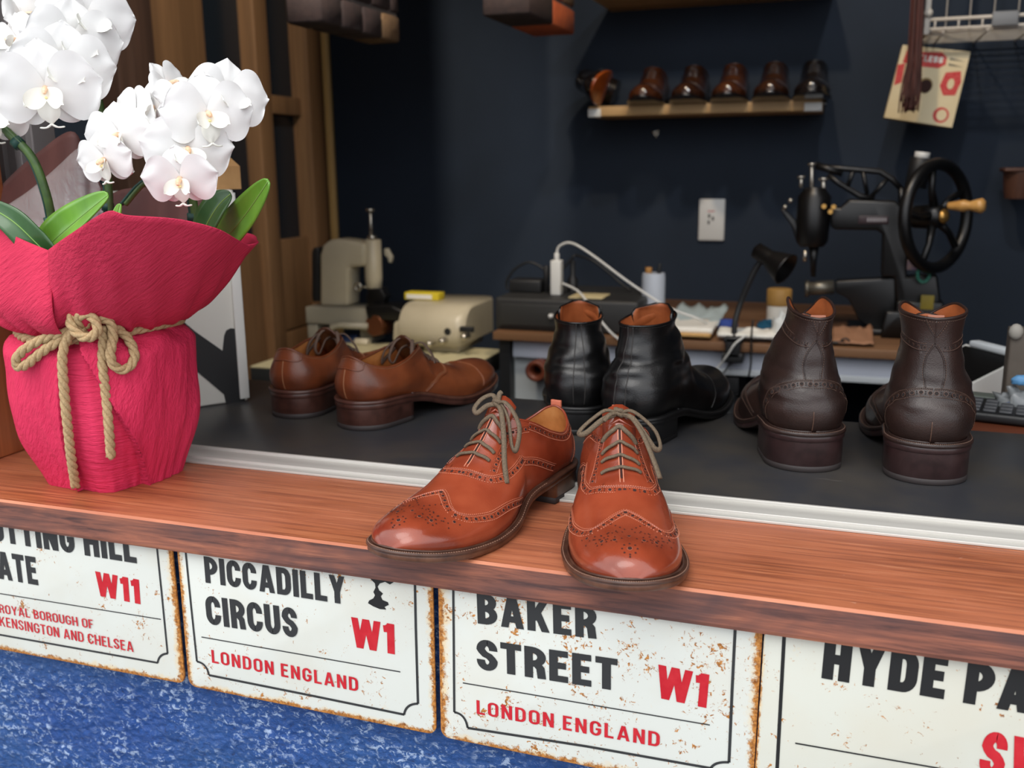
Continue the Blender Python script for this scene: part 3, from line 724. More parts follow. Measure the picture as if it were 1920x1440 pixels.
def sole_parts(la, root, solem, weltm, heelm, stitchm, heel_len=.27, welt_off=.0045, welt_t=.003, top_piece=None, storm=True, stitch_r=.00045, all_round=False):
    sm = MB(); o = outline(la, welt_off*.8)
    slab_from(sm, o, la.zb, lambda t: la.zb(t)+la.sole_t-welt_t*.7); S = sm.build('sole', solem, root)
    wm = MB(); o = outline(la, welt_off)
    slab_from(wm, o, lambda t: la.zb(t)+la.sole_t-welt_t, la.zf, 0, .0009)
    oo = outline(la, welt_off-.0017, 130)
    for i, p in enumerate(oo):
        if not all_round and p[0] < .30: continue
        q = oo[(i+1) % len(oo)]; a = Vector((p[1], p[2], la.zf(p[0]))); b = Vector((q[1], q[2], la.zf(q[0])))
        n = max(1, int((b-a).length/.0022))
        for k in range(n):
            s0, s1 = a.lerp(b, (k+.12)/n), a.lerp(b, (k+.8)/n); wm.tube([s0, s1], stitch_r, 5, mi=1)
    if storm:
        wm.tube([Vector((p[1], p[2], la.zf(p[0])+.0003)) for p in outline(la, -.0004, 60) if all_round or p[0] > .26], .0012, 6, mi=0)
    W_ = wm.build('welt', [weltm, stitchm], root)
    hm = MB(); pts = [p for p in outline(la, welt_off*.55, 60)]
    lo = [p for p in pts if p[0] <= heel_len]
    hz = lambda t: la.zb(t)+.0005
    # close the breast
    k = next(i for i in range(len(pts)) if pts[i][0] > heel_len)
    half = len(pts)//2; up = [p for p in pts[:half] if p[0] <= heel_len]; dn = [p for p in pts[half:] if p[0] <= heel_len]
    heel = up+[(heel_len, up[-1][1]+.0004, la.cy(heel_len)+.6*(up[-1][2]-la.cy(heel_len))), (heel_len, up[-1][1]-.001, la.cy(heel_len)), (heel_len, up[-1][1]+.0004, la.cy(heel_len)-.6*(up[-1][2]-la.cy(heel_len)))]+dn
    n = len(heel); tp = top_piece or 0
    levels = [(.0008, 0), (0, .0008), (0, .006), (.0003, .0064), (0, .0068)]
    cx = .13*la.L
    def ring(off, z): return [Vector((p[1]+(cx-p[1])*off/.035, p[2]*(1-off/.035), z)) for p in heel]
    rows = [ring(*lv) for lv in levels]; rows.append([Vector((p[1], p[2], hz(p[0]))) for p in heel])
    hm.grid(rows[:4], 1 if tp else 0, wrap=True); hm.grid(rows[3:], 0, wrap=True)
    hm.add(rows[0], [list(range(n))[::-1]], 1 if tp else 0); 
    H_ = hm.build('heel', [heelm, top_piece or heelm], root)
    return S, W_, H_
def lining_part(la, root, m, rim_m, depth=.6, nm=34, rim=.0013, inset=.0016, name='lining', insole=True):
    """inside of the shoe below the topline, with a rolled rim and an insole"""
    K = 2 if la.shaft else 1; lm = MB(); loop = []
    for sd in (1, -1):
        rows = []
        for i in range(nm+1):
            m_ = la.MT+.004+(1-la.MT-.004)*i/nm; rw = []
            for j in range(13):
                k = K-(K-.12)*j/12 if la.shaft else 1-.9*j/12
                p = la.P(m_, sd, k); nn = la.N(m_, sd, min(k, K-.03)); nn.z *= .3
                rw.append(p-nn*inset*(1+.6*min(1, j/3)))
            rows.append(rw)
        lm.grid(rows, 0, flip=(sd < 0))
        loop.append([la.P(la.MT+(1-la.MT)*i/(nm*2), sd, K)-.4*inset*la.N(la.MT+(1-la.MT)*i/(nm*2), sd, K-.03) for i in range(nm*2+1)])
    if insole:
        ins = []
        for i in range(30):
            t = .02+.75*i/29; w_ = la.hw(t)*.9; ins.append([Vector((t*la.L, la.cy(t)+w_, la.zf(t)+.004)), Vector((t*la.L, la.cy(t)-w_, la.zf(t)+.004))])
        lm.grid(ins, 0)
    o = lm.build(name, m, root)
    rm = MB(); lp = loop[0]+loop[1][::-1][1:]
    rm.tube(lp, rim, 7); r_ = rm.build('topline_binding', rim_m, root)
    return o, r_

TANL = leather('tan_calf_lining', (150, 92, 44), (186, 122, 66), (204, 146, 88), .55, 30, .25, 0)
ORL = leather('orange_boot_lining', (132, 66, 30), (164, 88, 44), (182, 104, 58), .6, 30, .25, 0)
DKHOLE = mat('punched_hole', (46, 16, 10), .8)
OXL = leather('chestnut_calf', (112, 44, 26), (146, 64, 40), (166, 80, 52), .22, 16, .10, .45)
OXD = leather('chestnut_calf_toe', (150, 50, 16), (178, 72, 24), (188, 84, 34), .2, 20, .10, .5)
OXST = mat('pale_pink_stitch', (206, 132, 104), .6); OXRIM = mat('hole_rim', (192, 106, 80), .45)
SOLEB = leather('brown_sole_edge', (70, 40, 26), (96, 60, 42), (112, 74, 54), .4, 60, .1, .1)
WELTB = leather('brown_welt', (58, 36, 28), (78, 50, 38), (92, 62, 48), .42, 60, .15, .1)
WELTS = mat('welt_stitch_thread', (142, 108, 90), .6)
HEELB = leather('stacked_heel', (74, 44, 28), (98, 62, 42), (112, 76, 54), .4, 60, .1, .1)
RUBBER = mat('dark_rubber_toplift', (52, 46, 46), .6)
LACE = mat('grey_brown_lace', (112, 96, 76), .8, c2=(84, 72, 58), nscale=900, bumps=.6, bdist=.0006)
LACEB = mat('dark_brown_lace', (92, 72, 60), .8, c2=(66, 50, 42), nscale=900, bumps=.6, bdist=.0006)

def oxford(hx, hy, ang, inner, label, loops, ends, knot=(0, 0, 0)):
    la = Last(L=.284, ball=.0485, heelw=.0335, waist=.030, inner=inner, wr=.0016, seed=3+inner, sole_t=.0085, spring=.013, toe_pow=2.25,
              ridge=[(.43, .086), (.50, .070), (.58, .056), (.66, .0445), (.74, .0375), (.82, .032), (.88, .028), (.93, .0235), (.965, .017), (.987, .010), (1, 0)],
              topz=[(0, .099), (.12, .091), (.3, .075), (.5, .066), (.7, .071), (.88, .079), (1, .083)], heel_in=.003)
    M = shoe_frame(hx, hy, .9003, ang); root = empty('brogue_oxford', M=M); tag(root, label, 'shoe', 'tan brogues on the ledge')
    um = MB(); shoe_upper_grid(la, um, 96, 26)
    for sd in (1, -1):
        mt = la.m_of_t
        wing = [(mt(.715), 1.0), (mt(.745), .88), (mt(.775), .74), (mt(.785), .60), (mt(.755), .46), (mt(.69), .36), (mt(.62), .30), (mt(.55), .22), (mt(.47), .10)]
        brogue_band(la, um, wing, sd, tuple(-sd*v for v in (.0003, -.0012, -.0042, -.0072)), gap=.0085)
        vamp = [(mt(.615), 1.0), (mt(.613), .84), (mt(.600), .68), (mt(.565), .56), (mt(.515), .48), (la.MT-.01, .42), (la.MT+.06, .36), (la.MT+.13, .24)]
        brogue_band(la, um, vamp, sd, tuple(-sd*v for v in (.0003, -.0012, -.0040, -.0068)), gap=.0085)
        fac = [(mt(.583), .70), (mt(.54), .73), (mt(.49), .72), (mt(.45), .74), (la.MT+.02, .82), (la.MT+.05, .90)]
        brogue_band(la, um, fac, sd, tuple(sd*v for v in (.0003, .0003, .0032, .0062)), gap=.0075, pink=False, hole=.0014)
        tl = [(la.MT+.05+.4*i/12, .93) for i in range(13)]
        brogue_band(la, um, tl, sd, tuple(sd*v for v in (-.0015, -.0015, .0022, .0052)), gap=.0075, pink=False, hole=.0014)
        ctr_ = [(.999, .66), (.93, .62), (.88, .52), (.845, .38), (.82, .20), (.80, .06)]
        brogue_band(la, um, ctr_, sd, tuple(-sd*v for v in (.0003, -.0010, .0036, .0066)), gap=.0075, hole=.0014)
    # punched medallion on the toe cap
    _, disc, _ = deco(la, um, [(.2, .9), (.3, .9)], 1, stitch=0, edge=0)
    bv = BVHTree.FromPolygons([tuple(v) for v in um.v], um.f)
    med = [(.845, 0, .0018)]
    def ringm(t0, y0, r, n, rad): return [(t0+r*math.cos(2*PI*i/n)/la.L, y0+r*math.sin(2*PI*i/n), rad) for i in range(n)]
    med = [(.938, 0, .0019)]+ringm(.938, 0, .0060, 8, .0008)+[(.966, 0, .0008)]
    for s_ in (1, -1):
        med += [(.890, s_*.0115, .0016), (.872, 0, .0014)]+ringm(.880, s_*.0215, .0046, 7, .0007)+[(.880, s_*.0215, .0016)]
        med += [(.828-.012*i, s_*(.003+.0035*i), .0007) for i in range(4)]+[(.885-.012*i, s_*(.006+.0052*i), .0007) for i in range(5)]+[(.838+.004*i, s_*(.010+.006*i), .0007) for i in range(5)]
        med += [(.82, s_*.033, .0014), (.808, s_*.030, .0006), (.812, s_*.037, .0006)]
        med += [(.902-.012*i, s_*(.010+.0042*i), .0006) for i in range(6)]+[(.846, s_*(.005+.004*i), .0006) for i in range(4)]
    for t, y, r_ in med:
        hit = bv.ray_cast(Vector((t*la.L, y+la.cy(t), .3)), Vector((0, 0, -1)))
        if hit[0] is None: continue
        if r_ > .001: disc(hit[0], hit[1], r_*1.2, 3, 0)
        disc(hit[0], hit[1] if hit[1].z > 0 else -hit[1], r_, 2, .00025)
    # facing slit with its two stitch rows and eyelets
    for yy in (-.0016, .0016):
        pts = []
        for i in range(16):
            t = la.th+.004+(.60-la.th)*i/15; hit = bv.ray_cast(Vector((t*la.L, la.cy(t)+yy, .3)), Vector((0, 0, -1)))
            if hit[0] is not None: pts.append(hit[0]+Vector((0, 0, .0002)))
        um.tube(pts, .0005, 5, mi=1)
    pts = []
    for i in range(16):
        t = la.th+.002+(.59-la.th)*i/15; hit = bv.ray_cast(Vector((t*la.L, la.cy(t), .3)), Vector((0, 0, -1)))
        if hit[0] is not None: pts.append(hit[0]+Vector((0, 0, -.0001)))
    um.tube(pts, .0009, 6, mi=2)
    up = merge(um.build('upper', [OXL, OXST, DKHOLE, OXRIM], root), .00012); up['label'] = 'chestnut wingtip upper with punched holes'
    sole_parts(la, root, SOLEB, WELTB, HEELB, WELTS, .265, .0052, .0032, RUBBER)
    lining_part(la, root, TANL, OXL)
    tb = MB(); tb.box((-.001, -.006, .080), (.0022, .006, .0885), .0008); tb.build('heel_tab', OXRIM, root)
    tg = MB(); rows = []
    for i in range(8):
        t = .50-.115*i/7; z = cinterp(la.ridge, max(t, la.th))+la.zf(t)-.0045+max(0, (la.th-t))*.085*3.2
        rows.append([Vector((t*la.L, la.cy(t)+.015*j, z-.010*j*j)) for j in (-1, -.6, -.2, .2, .6, 1)])
    tg.grid(rows); t_ = tg.build('tongue', OXL, root)
    sol = t_.modifiers.new('solid', 'SOLIDIFY'); sol.thickness = .002
    lc = MB()
    for i, t in enumerate((.452, .488, .524, .560)): lace_bar(la, lc, t, .017, .0019, .0018, skew=.003*(-1)**i, flat=(.8, 1.15))
    kz = cinterp(la.ridge, la.th)+la.zf(la.th)+.006
    bow(lc, (la.th*la.L-.004, la.cy(la.th), kz-.002), loops, ends, .0021, (.8, 1.25))
    lc.build('laces', LACE, root)
    return root
oxford(-.209, .947, 166.5, 1, 'chestnut brogue oxford toe-out on the ledge, right of the pair, above the BAKER STREET sign',
       [[(0, 0, 0), (.004, .010, .004), (.006, .022, -.003), (.010, .033, -.014), (.016, .037, -.026), (.020, .032, -.027), (.016, .023, -.015), (.008, .012, -.002), (0, .002, 0)],
        [(0, 0, 0), (.000, -.012, .003), (.004, -.024, -.004), (.010, -.034, -.012), (.013, -.036, -.016), (.014, -.030, -.015), (.010, -.016, -.004), (.002, -.004, 0)]],
       [[(0, 0, 0), (.006, .010, -.001), (.020, .021, -.014), (.042, .031, -.034), (.052, .035, -.044)], [(0, 0, 0), (.006, -.008, .001), (.012, -.014, -.004)]])
oxford(-.276, .950, 192.5, -1, 'chestnut brogue oxford toe-out on the ledge, left of the pair, above the PICCADILLY CIRCUS sign',
       [[(0, 0, 0), (.004, .010, .004), (.006, .021, -.004), (.010, .030, -.018), (.020, .032, -.036), (.018, .026, -.032), (.010, .018, -.012), (.002, .006, 0), (0, 0, 0)],
        [(0, 0, 0), (-.004, -.008, .007), (.002, -.016, .004), (.010, -.020, -.004), (.012, -.016, -.008), (.006, -.008, -.001), (0, 0, 0)]],
       [[(0, 0, 0), (.010, .010, -.004), (.022, .020, -.022), (.034, .028, -.044), (.040, .034, -.062)], [(0, 0, 0), (-.006, -.002, .008), (-.009, -.001, .010)]])
# ---- tan derbies on the counter
DERL = leather('tan_waxed_leather', (76, 38, 22), (118, 60, 33), (144, 78, 44), .34, 14, .3, .2)
DERE = mat('tan_pale_seam', (146, 98, 66), .5); DERK = leather('dark_burnished_tan', (58, 32, 20), (84, 48, 28), (110, 66, 38), .32, 16, .3, .25)
DSOLE = leather('maroon_brown_sole', (54, 30, 24), (74, 44, 36), (86, 54, 46), .38, 60, .1, .15)
def derby(hx, hy, ang, inner, label, seed):
    la = Last(L=.30, ball=.0505, heelw=.0365, waist=.034, inner=inner, wr=.002, seed=seed, heel_h=.027, sole_t=.011, spring=.012, toe_pow=2.6, bulge=.007, amax=.031,
              topz=[(0, .091), (.12, .088), (.28, .080), (.48, .076), (.7, .082), (.88, .090), (1, .093)], heel_in=.007,
              ridge=[(.43, .060), (.50, .054), (.58, .046), (.66, .040), (.75, .034), (.84, .031), (.91, .028), (.96, .022), (.985, .014), (1, 0)])
    M = shoe_frame(hx, hy, CT+.0003, ang); root = empty('derby_shoe', M=M); tag(root, label, 'shoe', 'tan derbies on the counter')
    um = MB(); shoe_upper_grid(la, um, 84, 22); mt = la.m_of_t
    for sd in (1, -1):
        deco(la, um, [(mt(.56), .80), (mt(.555), .62), (mt(.53), .46), (mt(.50), .40), (mt(.46), .30), (la.MT+.01, .12), (la.MT+.03, .02)], sd, edge=.0009, stitch=.003, double=(.002, .0038))
        deco(la, um, [(mt(.80), 1.0), (mt(.80), .7), (mt(.79), .4), (mt(.77), .08)], sd, edge=.0008, stitch=.003, double=(.002,))
        deco(la, um, [(la.MT+.02+.42*i/8, .955) for i in range(9)], sd, edge=0, stitch=.003)
        deco(la, um, [(.90, .99), (.905, .84), (.93, .76), (.97, .74), (.999, .74)], sd, edge=.0009, stitch=0)
    # back seam
    pts = [la.P(1, 1, k/14)+Vector((-.0004, 0, 0)) for k in range(0, 11)]; um.tube(pts, .0007, 6, mi=1)
    up = merge(um.build('upper', [DERL, DERE, DKHOLE], root), .00012); up['label'] = 'tan leather upper with pale back seam'
    sole_parts(la, root, DSOLE, DSOLE, DSOLE, DERE, .285, .0050, .0045, RUBBER, stitch_r=.0003)
    lining_part(la, root, TANL, DERL, rim=.0016)
    tg = MB(); rows = []
    for i in range(9):
        t = .52-.155*i/8; z = cinterp(la.ridge, max(t, la.th))+la.zf(t)-.004+max(0, (la.th-t))*.30
        rows.append([Vector((t*la.L, la.cy(t)+.019*j, z-.012*j*j)) for j in (-1, -.6, -.2, .2, .6, 1)])
    tg.grid(rows); t_ = tg.build('tongue', DERK, root); so = t_.modifiers.new('solid', 'SOLIDIFY'); so.thickness = .0024
    lc = MB()
    for i, t in enumerate((.448, .475, .505, .535)): lace_bar(la, lc, t, .019, .0017, .002, skew=.004*(-1)**i, flat=(.6, 1.4))
    kz = cinterp(la.ridge, la.th)+la.zf(la.th)+.004
    bow(lc, (la.th*la.L-.004, 0, kz), [[(0, 0, 0), (-.012, .012, .008), (-.026, .022, -.004), (-.030, .026, -.022), (-.020, .026, -.016), (-.008, .014, 0), (0, 0, 0)],
        [(0, 0, 0), (-.010, -.012, .010), (-.022, -.022, .002), (-.028, -.026, -.016), (-.022, -.022, -.024), (-.014, -.016, -.004), (0, 0, 0)],
        [(0, 0, 0), (-.010, .004, .012), (-.024, .008, .006), (-.032, .010, -.012), (-.028, .006, -.020), (-.016, .002, -.002), (0, 0, 0)]],
        [[(0, 0, 0), (-.012, .018, .004), (-.018, .030, -.014), (-.014, .034, -.026)], [(0, 0, 0), (.008, -.014, .004), (.010, -.028, -.010), (.008, -.036, -.022)]], .0019, (.6, 1.4))
    lc.build('laces', LACEB, root); return root
derby(-.682, 1.066, 2, -1, 'tan leather derby shoe seen from its heel, left of the tan pair beside the orchid', 11)
derby(-.577, 1.040, 16, 1, 'tan leather derby shoe seen from its outer side, right of the tan pair', 12)

# ---- ankle boots
def boot_last(inner, seed, **kw):
    d = dict(L=.292, ball=.0500, heelw=.0365, waist=.033, inner=inner, wr=.0032, seed=seed, heel_h=.026, sole_t=.009, spring=.012, toe_pow=2.4, bulge=.0085, amax=.0325, heel_in=.012,
             topz=[(0, .117), (.15, .114), (.35, .107), (.6, .101), (.8, .098), (1, .098)], th=.44,
             ridge=[(.44, .086), (.50, .074), (.58, .060), (.66, .050), (.75, .044), (.84, .040), (.91, .035), (.96, .027), (.985, .017), (1, 0)])
    d.update(kw); return Last(**d)
def boot_tongue(la, root, m, ml, rise, half, name='tongue'):
    """curved tongue standing up inside the front of the shaft"""
    sh = la.shaft; rows = []; n = 12
    z0 = la.zf(.4)+.07
    for i in range(n+1):
        f = i/n; z = z0+(sh['top'][0][1]+rise-z0)*f
        xc = sh['xc']; rx = sh['rx']*.93; ry = sh['ry']*.9; rw = []
        fade = 1 if f < .75 else math.sqrt(max(0, 1-((f-.75)/.25)**2.6))*.75+.25
        for j in range(13):
            ph = R(half)*(-1+2*j/12)*fade
            rw.append(Vector((xc+rx*math.cos(ph)+.02*(1-f)**2+.004*math.sin(PI*f), ry*math.sin(ph)+sh.get('yo', 0), z)))
        rows.append(rw)
    t = MB(); t.grid(rows, 0); 
    o = t.build(name, [m, ml], root)
    so = o.modifiers.new('solid', 'SOLIDIFY'); so.thickness = .0026; so.offset = -1; so.material_offset = 1
    return o
BLKL = leather('black_box_calf', (9, 9, 10), (13, 13, 14), (19, 18, 18), .30, 22, .22, .12)
BLKS = mat('black_seam_thread', (44, 42, 41), .6); BLKSO = mat('black_rubber_sole', (17, 17, 18), .45)
def black_boot(hx, hy, ang, inner, label, seed, dz=0):
    la = boot_last(inner, seed, shaft=dict(xc=.066, rx=.046, ry=.0305, yo=0, waist=-.0025, top=[(0, .158+dz), (.3, .153+dz), (.6, .148+dz), (1, .147+dz)]), wr=.0055)
    M = shoe_frame(hx, hy, CT+.0003, ang); root = empty('ankle_boot', M=M); tag(root, label, 'boot', 'black boots on the counter')
    um = MB(); shoe_upper_grid(la, um, 72, 24, mi=0); mt = la.m_of_t
    for sd in (1, -1):
        deco(la, um, [(.975, .05), (.978, .5), (.982, 1.0), (.985, 1.5), (.985, 1.97)], sd, edge=.0007, stitch=0, mi_e=1)
        deco(la, um, [(mt(.70), 1), (mt(.69), .6), (mt(.64), .30), (mt(.58), .04)], sd, edge=.0008, stitch=.003, double=(.002,))
        deco(la, um, [(la.MT+.02+.43*i/8, 1.95) for i in range(9)], sd, edge=0, stitch=.004, sr=.0003)
    up = merge(um.build('upper', [BLKL, BLKS, DKHOLE], root), .00012)
    sole_parts(la, root, BLKSO, BLKSO, BLKSO, BLKS, .27, .0050, .004, None, stitch_r=.0003)
    lining_part(la, root, ORL, BLKL, rim=.0014, name='lining')
    boot_tongue(la, root, BLKL, ORL, .006, 80)
    return root
black_boot(-.291, 1.100, -15, -1, 'black leather ankle boot seen from its heel, left of the black pair', 21, -.012)
black_boot(-.232, 1.066, 15, 1, 'black leather ankle boot turned right, right of the black pair', 22, -.007)
BRNL = leather('dark_brown_waxed_leather', (30, 19, 16), (45, 30, 26), (60, 41, 35), .40, 14, .30, .12)
BRNS = mat('brown_stitch', (92, 68, 56), .6); BRNSO = leather('dark_maroon_sole', (38, 24, 24), (52, 34, 34), (60, 42, 42), .35, 60, .1, .2)
BRNH = mat('brown_punch', (24, 14, 12), .8); BRIM = mat('brown_hole_rim', (98, 70, 58), .45)
def brown_boot(hx, hy, ang, inner, label, seed, dz=0, ry=.037, yo=0, lobe=0):
    la = boot_last(inner, seed, heelw=.0385, shaft=dict(xc=.064, rx=.047, ry=ry, yo=yo, waist=-.0035, top=[(0, .160+dz), (.14, .170+dz), (.28, .177+dz+lobe), (.42, .176+dz+lobe), (.62, .1735+dz+lobe*.3), (.8, .172+dz), (1, .1705+dz)]), wr=.0042, heel_h=.033, sole_t=.011,
                   topz=[(0, .124), (.15, .121), (.35, .113), (.6, .107), (.8, .103), (1, .102)])
    M = shoe_frame(hx, hy, CT+.0003, ang); root = empty('brogue_boot', M=M); tag(root, label, 'boot', 'dark brown boots on the counter')
    um = MB(); shoe_upper_grid(la, um, 72, 24); mt = la.m_of_t
    for sd in (1, -1):
        cb = [(.999, .93), (.95, .92), (.90, .86), (.85, .74), (.81, .55), (.78, .32), (.76, .10)]
        brogue_band(la, um, cb, sd, tuple(-sd*v for v in (.0003, -.0010, .0040, .0082)), hole=.0021, gap=.0088, small=.0007)
        deco(la, um, [(.999, 1.60), (.985, 1.52), (.965, 1.38), (.960, 1.2), (.972, 1.02), (.975, .95)], sd, edge=.0008, stitch=0, mi_e=0)
        deco(la, um, [(.999, 1.60), (.985, 1.52), (.965, 1.38), (.960, 1.2), (.972, 1.02), (.975, .95)], sd, edge=0, stitch=.0024, sr=.0003, double=(sd*.0016,))
        tb = [(.965, 1.50), (.93, 1.49), (.88, 1.49), (.82, 1.50), (.76, 1.50), (.70, 1.50)]
        brogue_band(la, um, tb, sd, tuple(sd*v for v in (.0002, .0006, .0036, .0074)), hole=.0013, gap=.0074, pink=False)
        deco(la, um, [(.999, 1.72), (.97, 1.86), (.955, 1.97)], sd, edge=.0005, stitch=.0026, sr=.0003, double=(.0015,))
        deco(la, um, [(la.MT+.12+.33*i/8, 1.955) for i in range(9)], sd, edge=0, stitch=.0026, sr=.0003)
        wing = [(mt(.73), 1.0), (mt(.78), .74), (mt(.75), .46), (mt(.62), .34), (mt(.53), .22), (mt(.47), .06)]
        brogue_band(la, um, wing, sd, tuple(-sd*v for v in (.0003, -.0012, -.0042, -.0072)), gap=.0085)
    pts = [la.P(1, 1, k/20)+Vector((-.0004, 0, 0)) for k in range(0, 9)]; um.tube(pts, .0006, 5, mi=1)
    pts = [la.P(1, 1, 1.6+k/24)+Vector((-.0003, 0, 0)) for k in range(0, 10)]; um.tube(pts, .0006, 5, mi=0)
    up = merge(um.build('upper', [BRNL, BRNS, BRNH, BRIM], root), .00012); up['label'] = 'dark brown upper with punched heel counter'
    sole_parts(la, root, BRNSO, BRNL, BRNSO, BRNS, .275, .0058, .0045, RUBBER, all_round=True, stitch_r=.0006)
    lining_part(la, root, ORL, BRNL, rim=.0016)
    boot_tongue(la, root, BRNL, ORL, .004, 60)
    lp = MB(); a = la.P(1, 1, 2); lp.box((a.x+.0080, a.y-.008, a.z-.010), (a.x+.0105, a.y+.008, a.z+.0030), .0008); lp.build('pull_loop', mat('pink_webbing', (168, 112, 92), .8), root)
    return root
brown_boot(-.017, 1.030, -14, -1, 'dark brown brogue boot seen from its heel, left of the brown pair', 31, -.008, .024, -.006, .006)
brown_boot(.098, 1.022, -1, 1, 'dark brown brogue boot seen from its heel, right of the brown pair by the calculator', 32, -.002, .033, .003)
# ------------------------------------------------------------------ wrapped orchid on the ledge
def crepe(name, c1, c2, stretch, rot=(0, 0, 0)):
    m, n, l, b = newmat(name)
    co = coord(n, l, stretch, rot=rot); f = ntex(n, l, co, 240, 4, .65, .2); g = ntex(n, l, coord(n, l), 9, 3)
    l.new(mixc(n, l, ramp(n, l, g, [(.35, (0, 0, 0, 1)), (.65, (1, 1, 1, 1))]), lin(c1), lin(c2)), b.inputs['Base Color'])
    b.inputs['Roughness'].default_value = .72; b.inputs['Specular IOR Level'].default_value = .25
    bump(n, l, b, f, 1.0, .0030); return m
CRV = crepe('crimson_crepe_flap', (222, 54, 94), (212, 46, 86), (1, 1, .12), (0, R(-28), 0))
CRH = crepe('crimson_crepe_inner', (224, 58, 98), (216, 50, 90), (.16, .16, 1.2))
CRU = crepe('crimson_crepe_collar', (206, 50, 84), (192, 42, 76), (1, 1, .12), (0, R(-55), 0))
ROPE = mat('beige_cotton_rope', (190, 164, 124), .85, c2=(164, 138, 100), nscale=500, bumps=.5, bdist=.0006)
MAUVE = mat('mauve_brown_paper', (104, 66, 62), .6, c2=(88, 54, 52), nscale=40, bumps=.3, stretch=(1, 1, .2))
LEAFM = mat('orchid_leaf_green', (92, 144, 46), .32, c2=(112, 166, 58), nscale=30, bumps=.1, stretch=(1, 1, .3), coat=.3)
LEAFD = mat('orchid_leaf_dark_green', (44, 82, 42), .35, c2=(58, 98, 52), nscale=30, coat=.3)
LEAFU = mat('orchid_leaf_midrib', (120, 160, 78), .4)
STEM = mat('flower_stem_green', (84, 116, 58), .4, c2=(66, 92, 54), nscale=60); TIE = mat('dark_green_stem_tie', (26, 70, 62), .5)
def petal_mat():
    m, n, l, b = newmat('white_orchid_petal')
    f = ntex(n, l, coord(n, l), 60, 4); b.inputs['Base Color'].default_value = (.945, .95, .945, 1)
    b.inputs['Roughness'].default_value = .55; b.inputs['Specular IOR Level'].default_value = .25
    b.inputs['Subsurface Weight'].default_value = .25; b.inputs['Subsurface Radius'].default_value = (.004, .004, .004)
    bump(n, l, b, f, .12, .001); return m
PETAL = petal_mat(); LIP = mat('cream_orchid_lip', (244, 244, 236), .5); COLM = mat('peach_orchid_column', (246, 214, 186), .5, c2=(240, 190, 150), nscale=200); YEL = mat('yellow_lip_crest', (244, 230, 170), .5)
def cello():
    m, n, l, b = newmat('clear_cellophane'); b.inputs['Base Color'].default_value = (.95, .92, .93, 1); b.inputs['Roughness'].default_value = .12
    b.inputs['Alpha'].default_value = .22; b.inputs['Specular IOR Level'].default_value = .9
    bump(n, l, b, ntex(n, l, coord(n, l), 40, 4, .7, .6), .8, .006); return m
PC = Vector((-.748, .822, .9003))
orch = empty('wrapped_orchid', PC); tag(orch, 'white moth orchid in crimson crepe wrapping tied with beige rope, on the ledge', 'potted flower')
INV = Matrix.Translation(-PC)
# lower wrapping: squarish base growing to a round shoulder, two flaps over a pleated inner panel
def body_r(th, z):
    f = z/.165; 
    half = cinterp([(0, .051), (.10, .0565), (.35, .071), (.65, .0815), (.88, .0855), (.96, .0845), (1.0, .080)], f)
    e = 5.5-3.3*sstep(0, .8, f); a = th+R(12)*(1-f)
    return half/((abs(math.cos(a))**e+abs(math.sin(a))**e)**(1/e))
VPX = Vector((CP[0]-PC.x, CP[1]-PC.y)).normalized(); TH0 = math.atan2(VPX.y, VPX.x)
body = MB(); rows = []; NT = 300; NZ = 64; mats_ = []
def flap(th, z):
    """1 where the overlapping flap covers the inner panel; angles relative to the camera-facing direction"""
    d = math.degrees((th-TH0+PI) % (2*PI)-PI); f = z/.165
    lft = -26-14*(1-f)*1.05+2*f; rgt = 26*(1-f)**1.0-20*f*.9+2
    return d, lft, rgt, f
for j in range(NZ+1):
    z = .165*j/NZ; rw = []
    for i in range(NT):
        th = 2*PI*i/NT; r_ = body_r(th, z); d, lf, rg, f = flap(th, z)
        inside = sstep(lf-.4, lf+.6, d)*(1-sstep(rg-.6, rg+.4, d)) if lf < rg else 0
        r_ += .0062*(1-inside)+.0025*(math.exp(-((d-lf)/3)**2)*(d < lf)+math.exp(-((d-rg)/3)**2)*(d > rg))*(lf < rg)
        r_ += .0035*(1-sstep(58, 59.5, d))*(d > -20)*(1-inside)+.003*sstep(-88, -87, d)*(1-sstep(-70, -60, d))
        q = Vector((math.cos(th), math.sin(th), 0))*r_
        nz = noise.noise(Vector((math.cos(th)*3, math.sin(th)*3, z*9)))*.0028+noise.noise(Vector((math.cos(th)*9, math.sin(th)*9, z*22)))*.0018
        q *= (1+nz/r_)
        tuck = sstep(.9, 1, f); q *= 1-.10*tuck*(.6+.5*math.sin(th*9))
        q.z = z+.004*noise.noise(Vector((math.cos(th)*4, math.sin(th)*4, 5)))*f; rw.append(q)
    rows.append(rw)
body.grid(rows, 0, wrap=True)
for k_ in range(len(body.f)):
    i = k_ % NT; j = k_//NT; th = 2*PI*(i+.5)/NT; d, lf, rg, f = flap(th, .165*(j+.5)/NZ)
    if lf < d < rg: body.mi[k_] = 1
body.add(rows[0], [list(range(NT))[::-1]], 1)
cl = [Vector((p.x*.8, p.y*.8, .172)) for p in rows[-1]]; body.grid([rows[-1], cl], 0, wrap=True); body.add(cl, [list(range(NT))], 0)
body.build('crepe_wrapper', [CRV, CRH], orch)['label'] = 'pleated lower crimson wrapping'
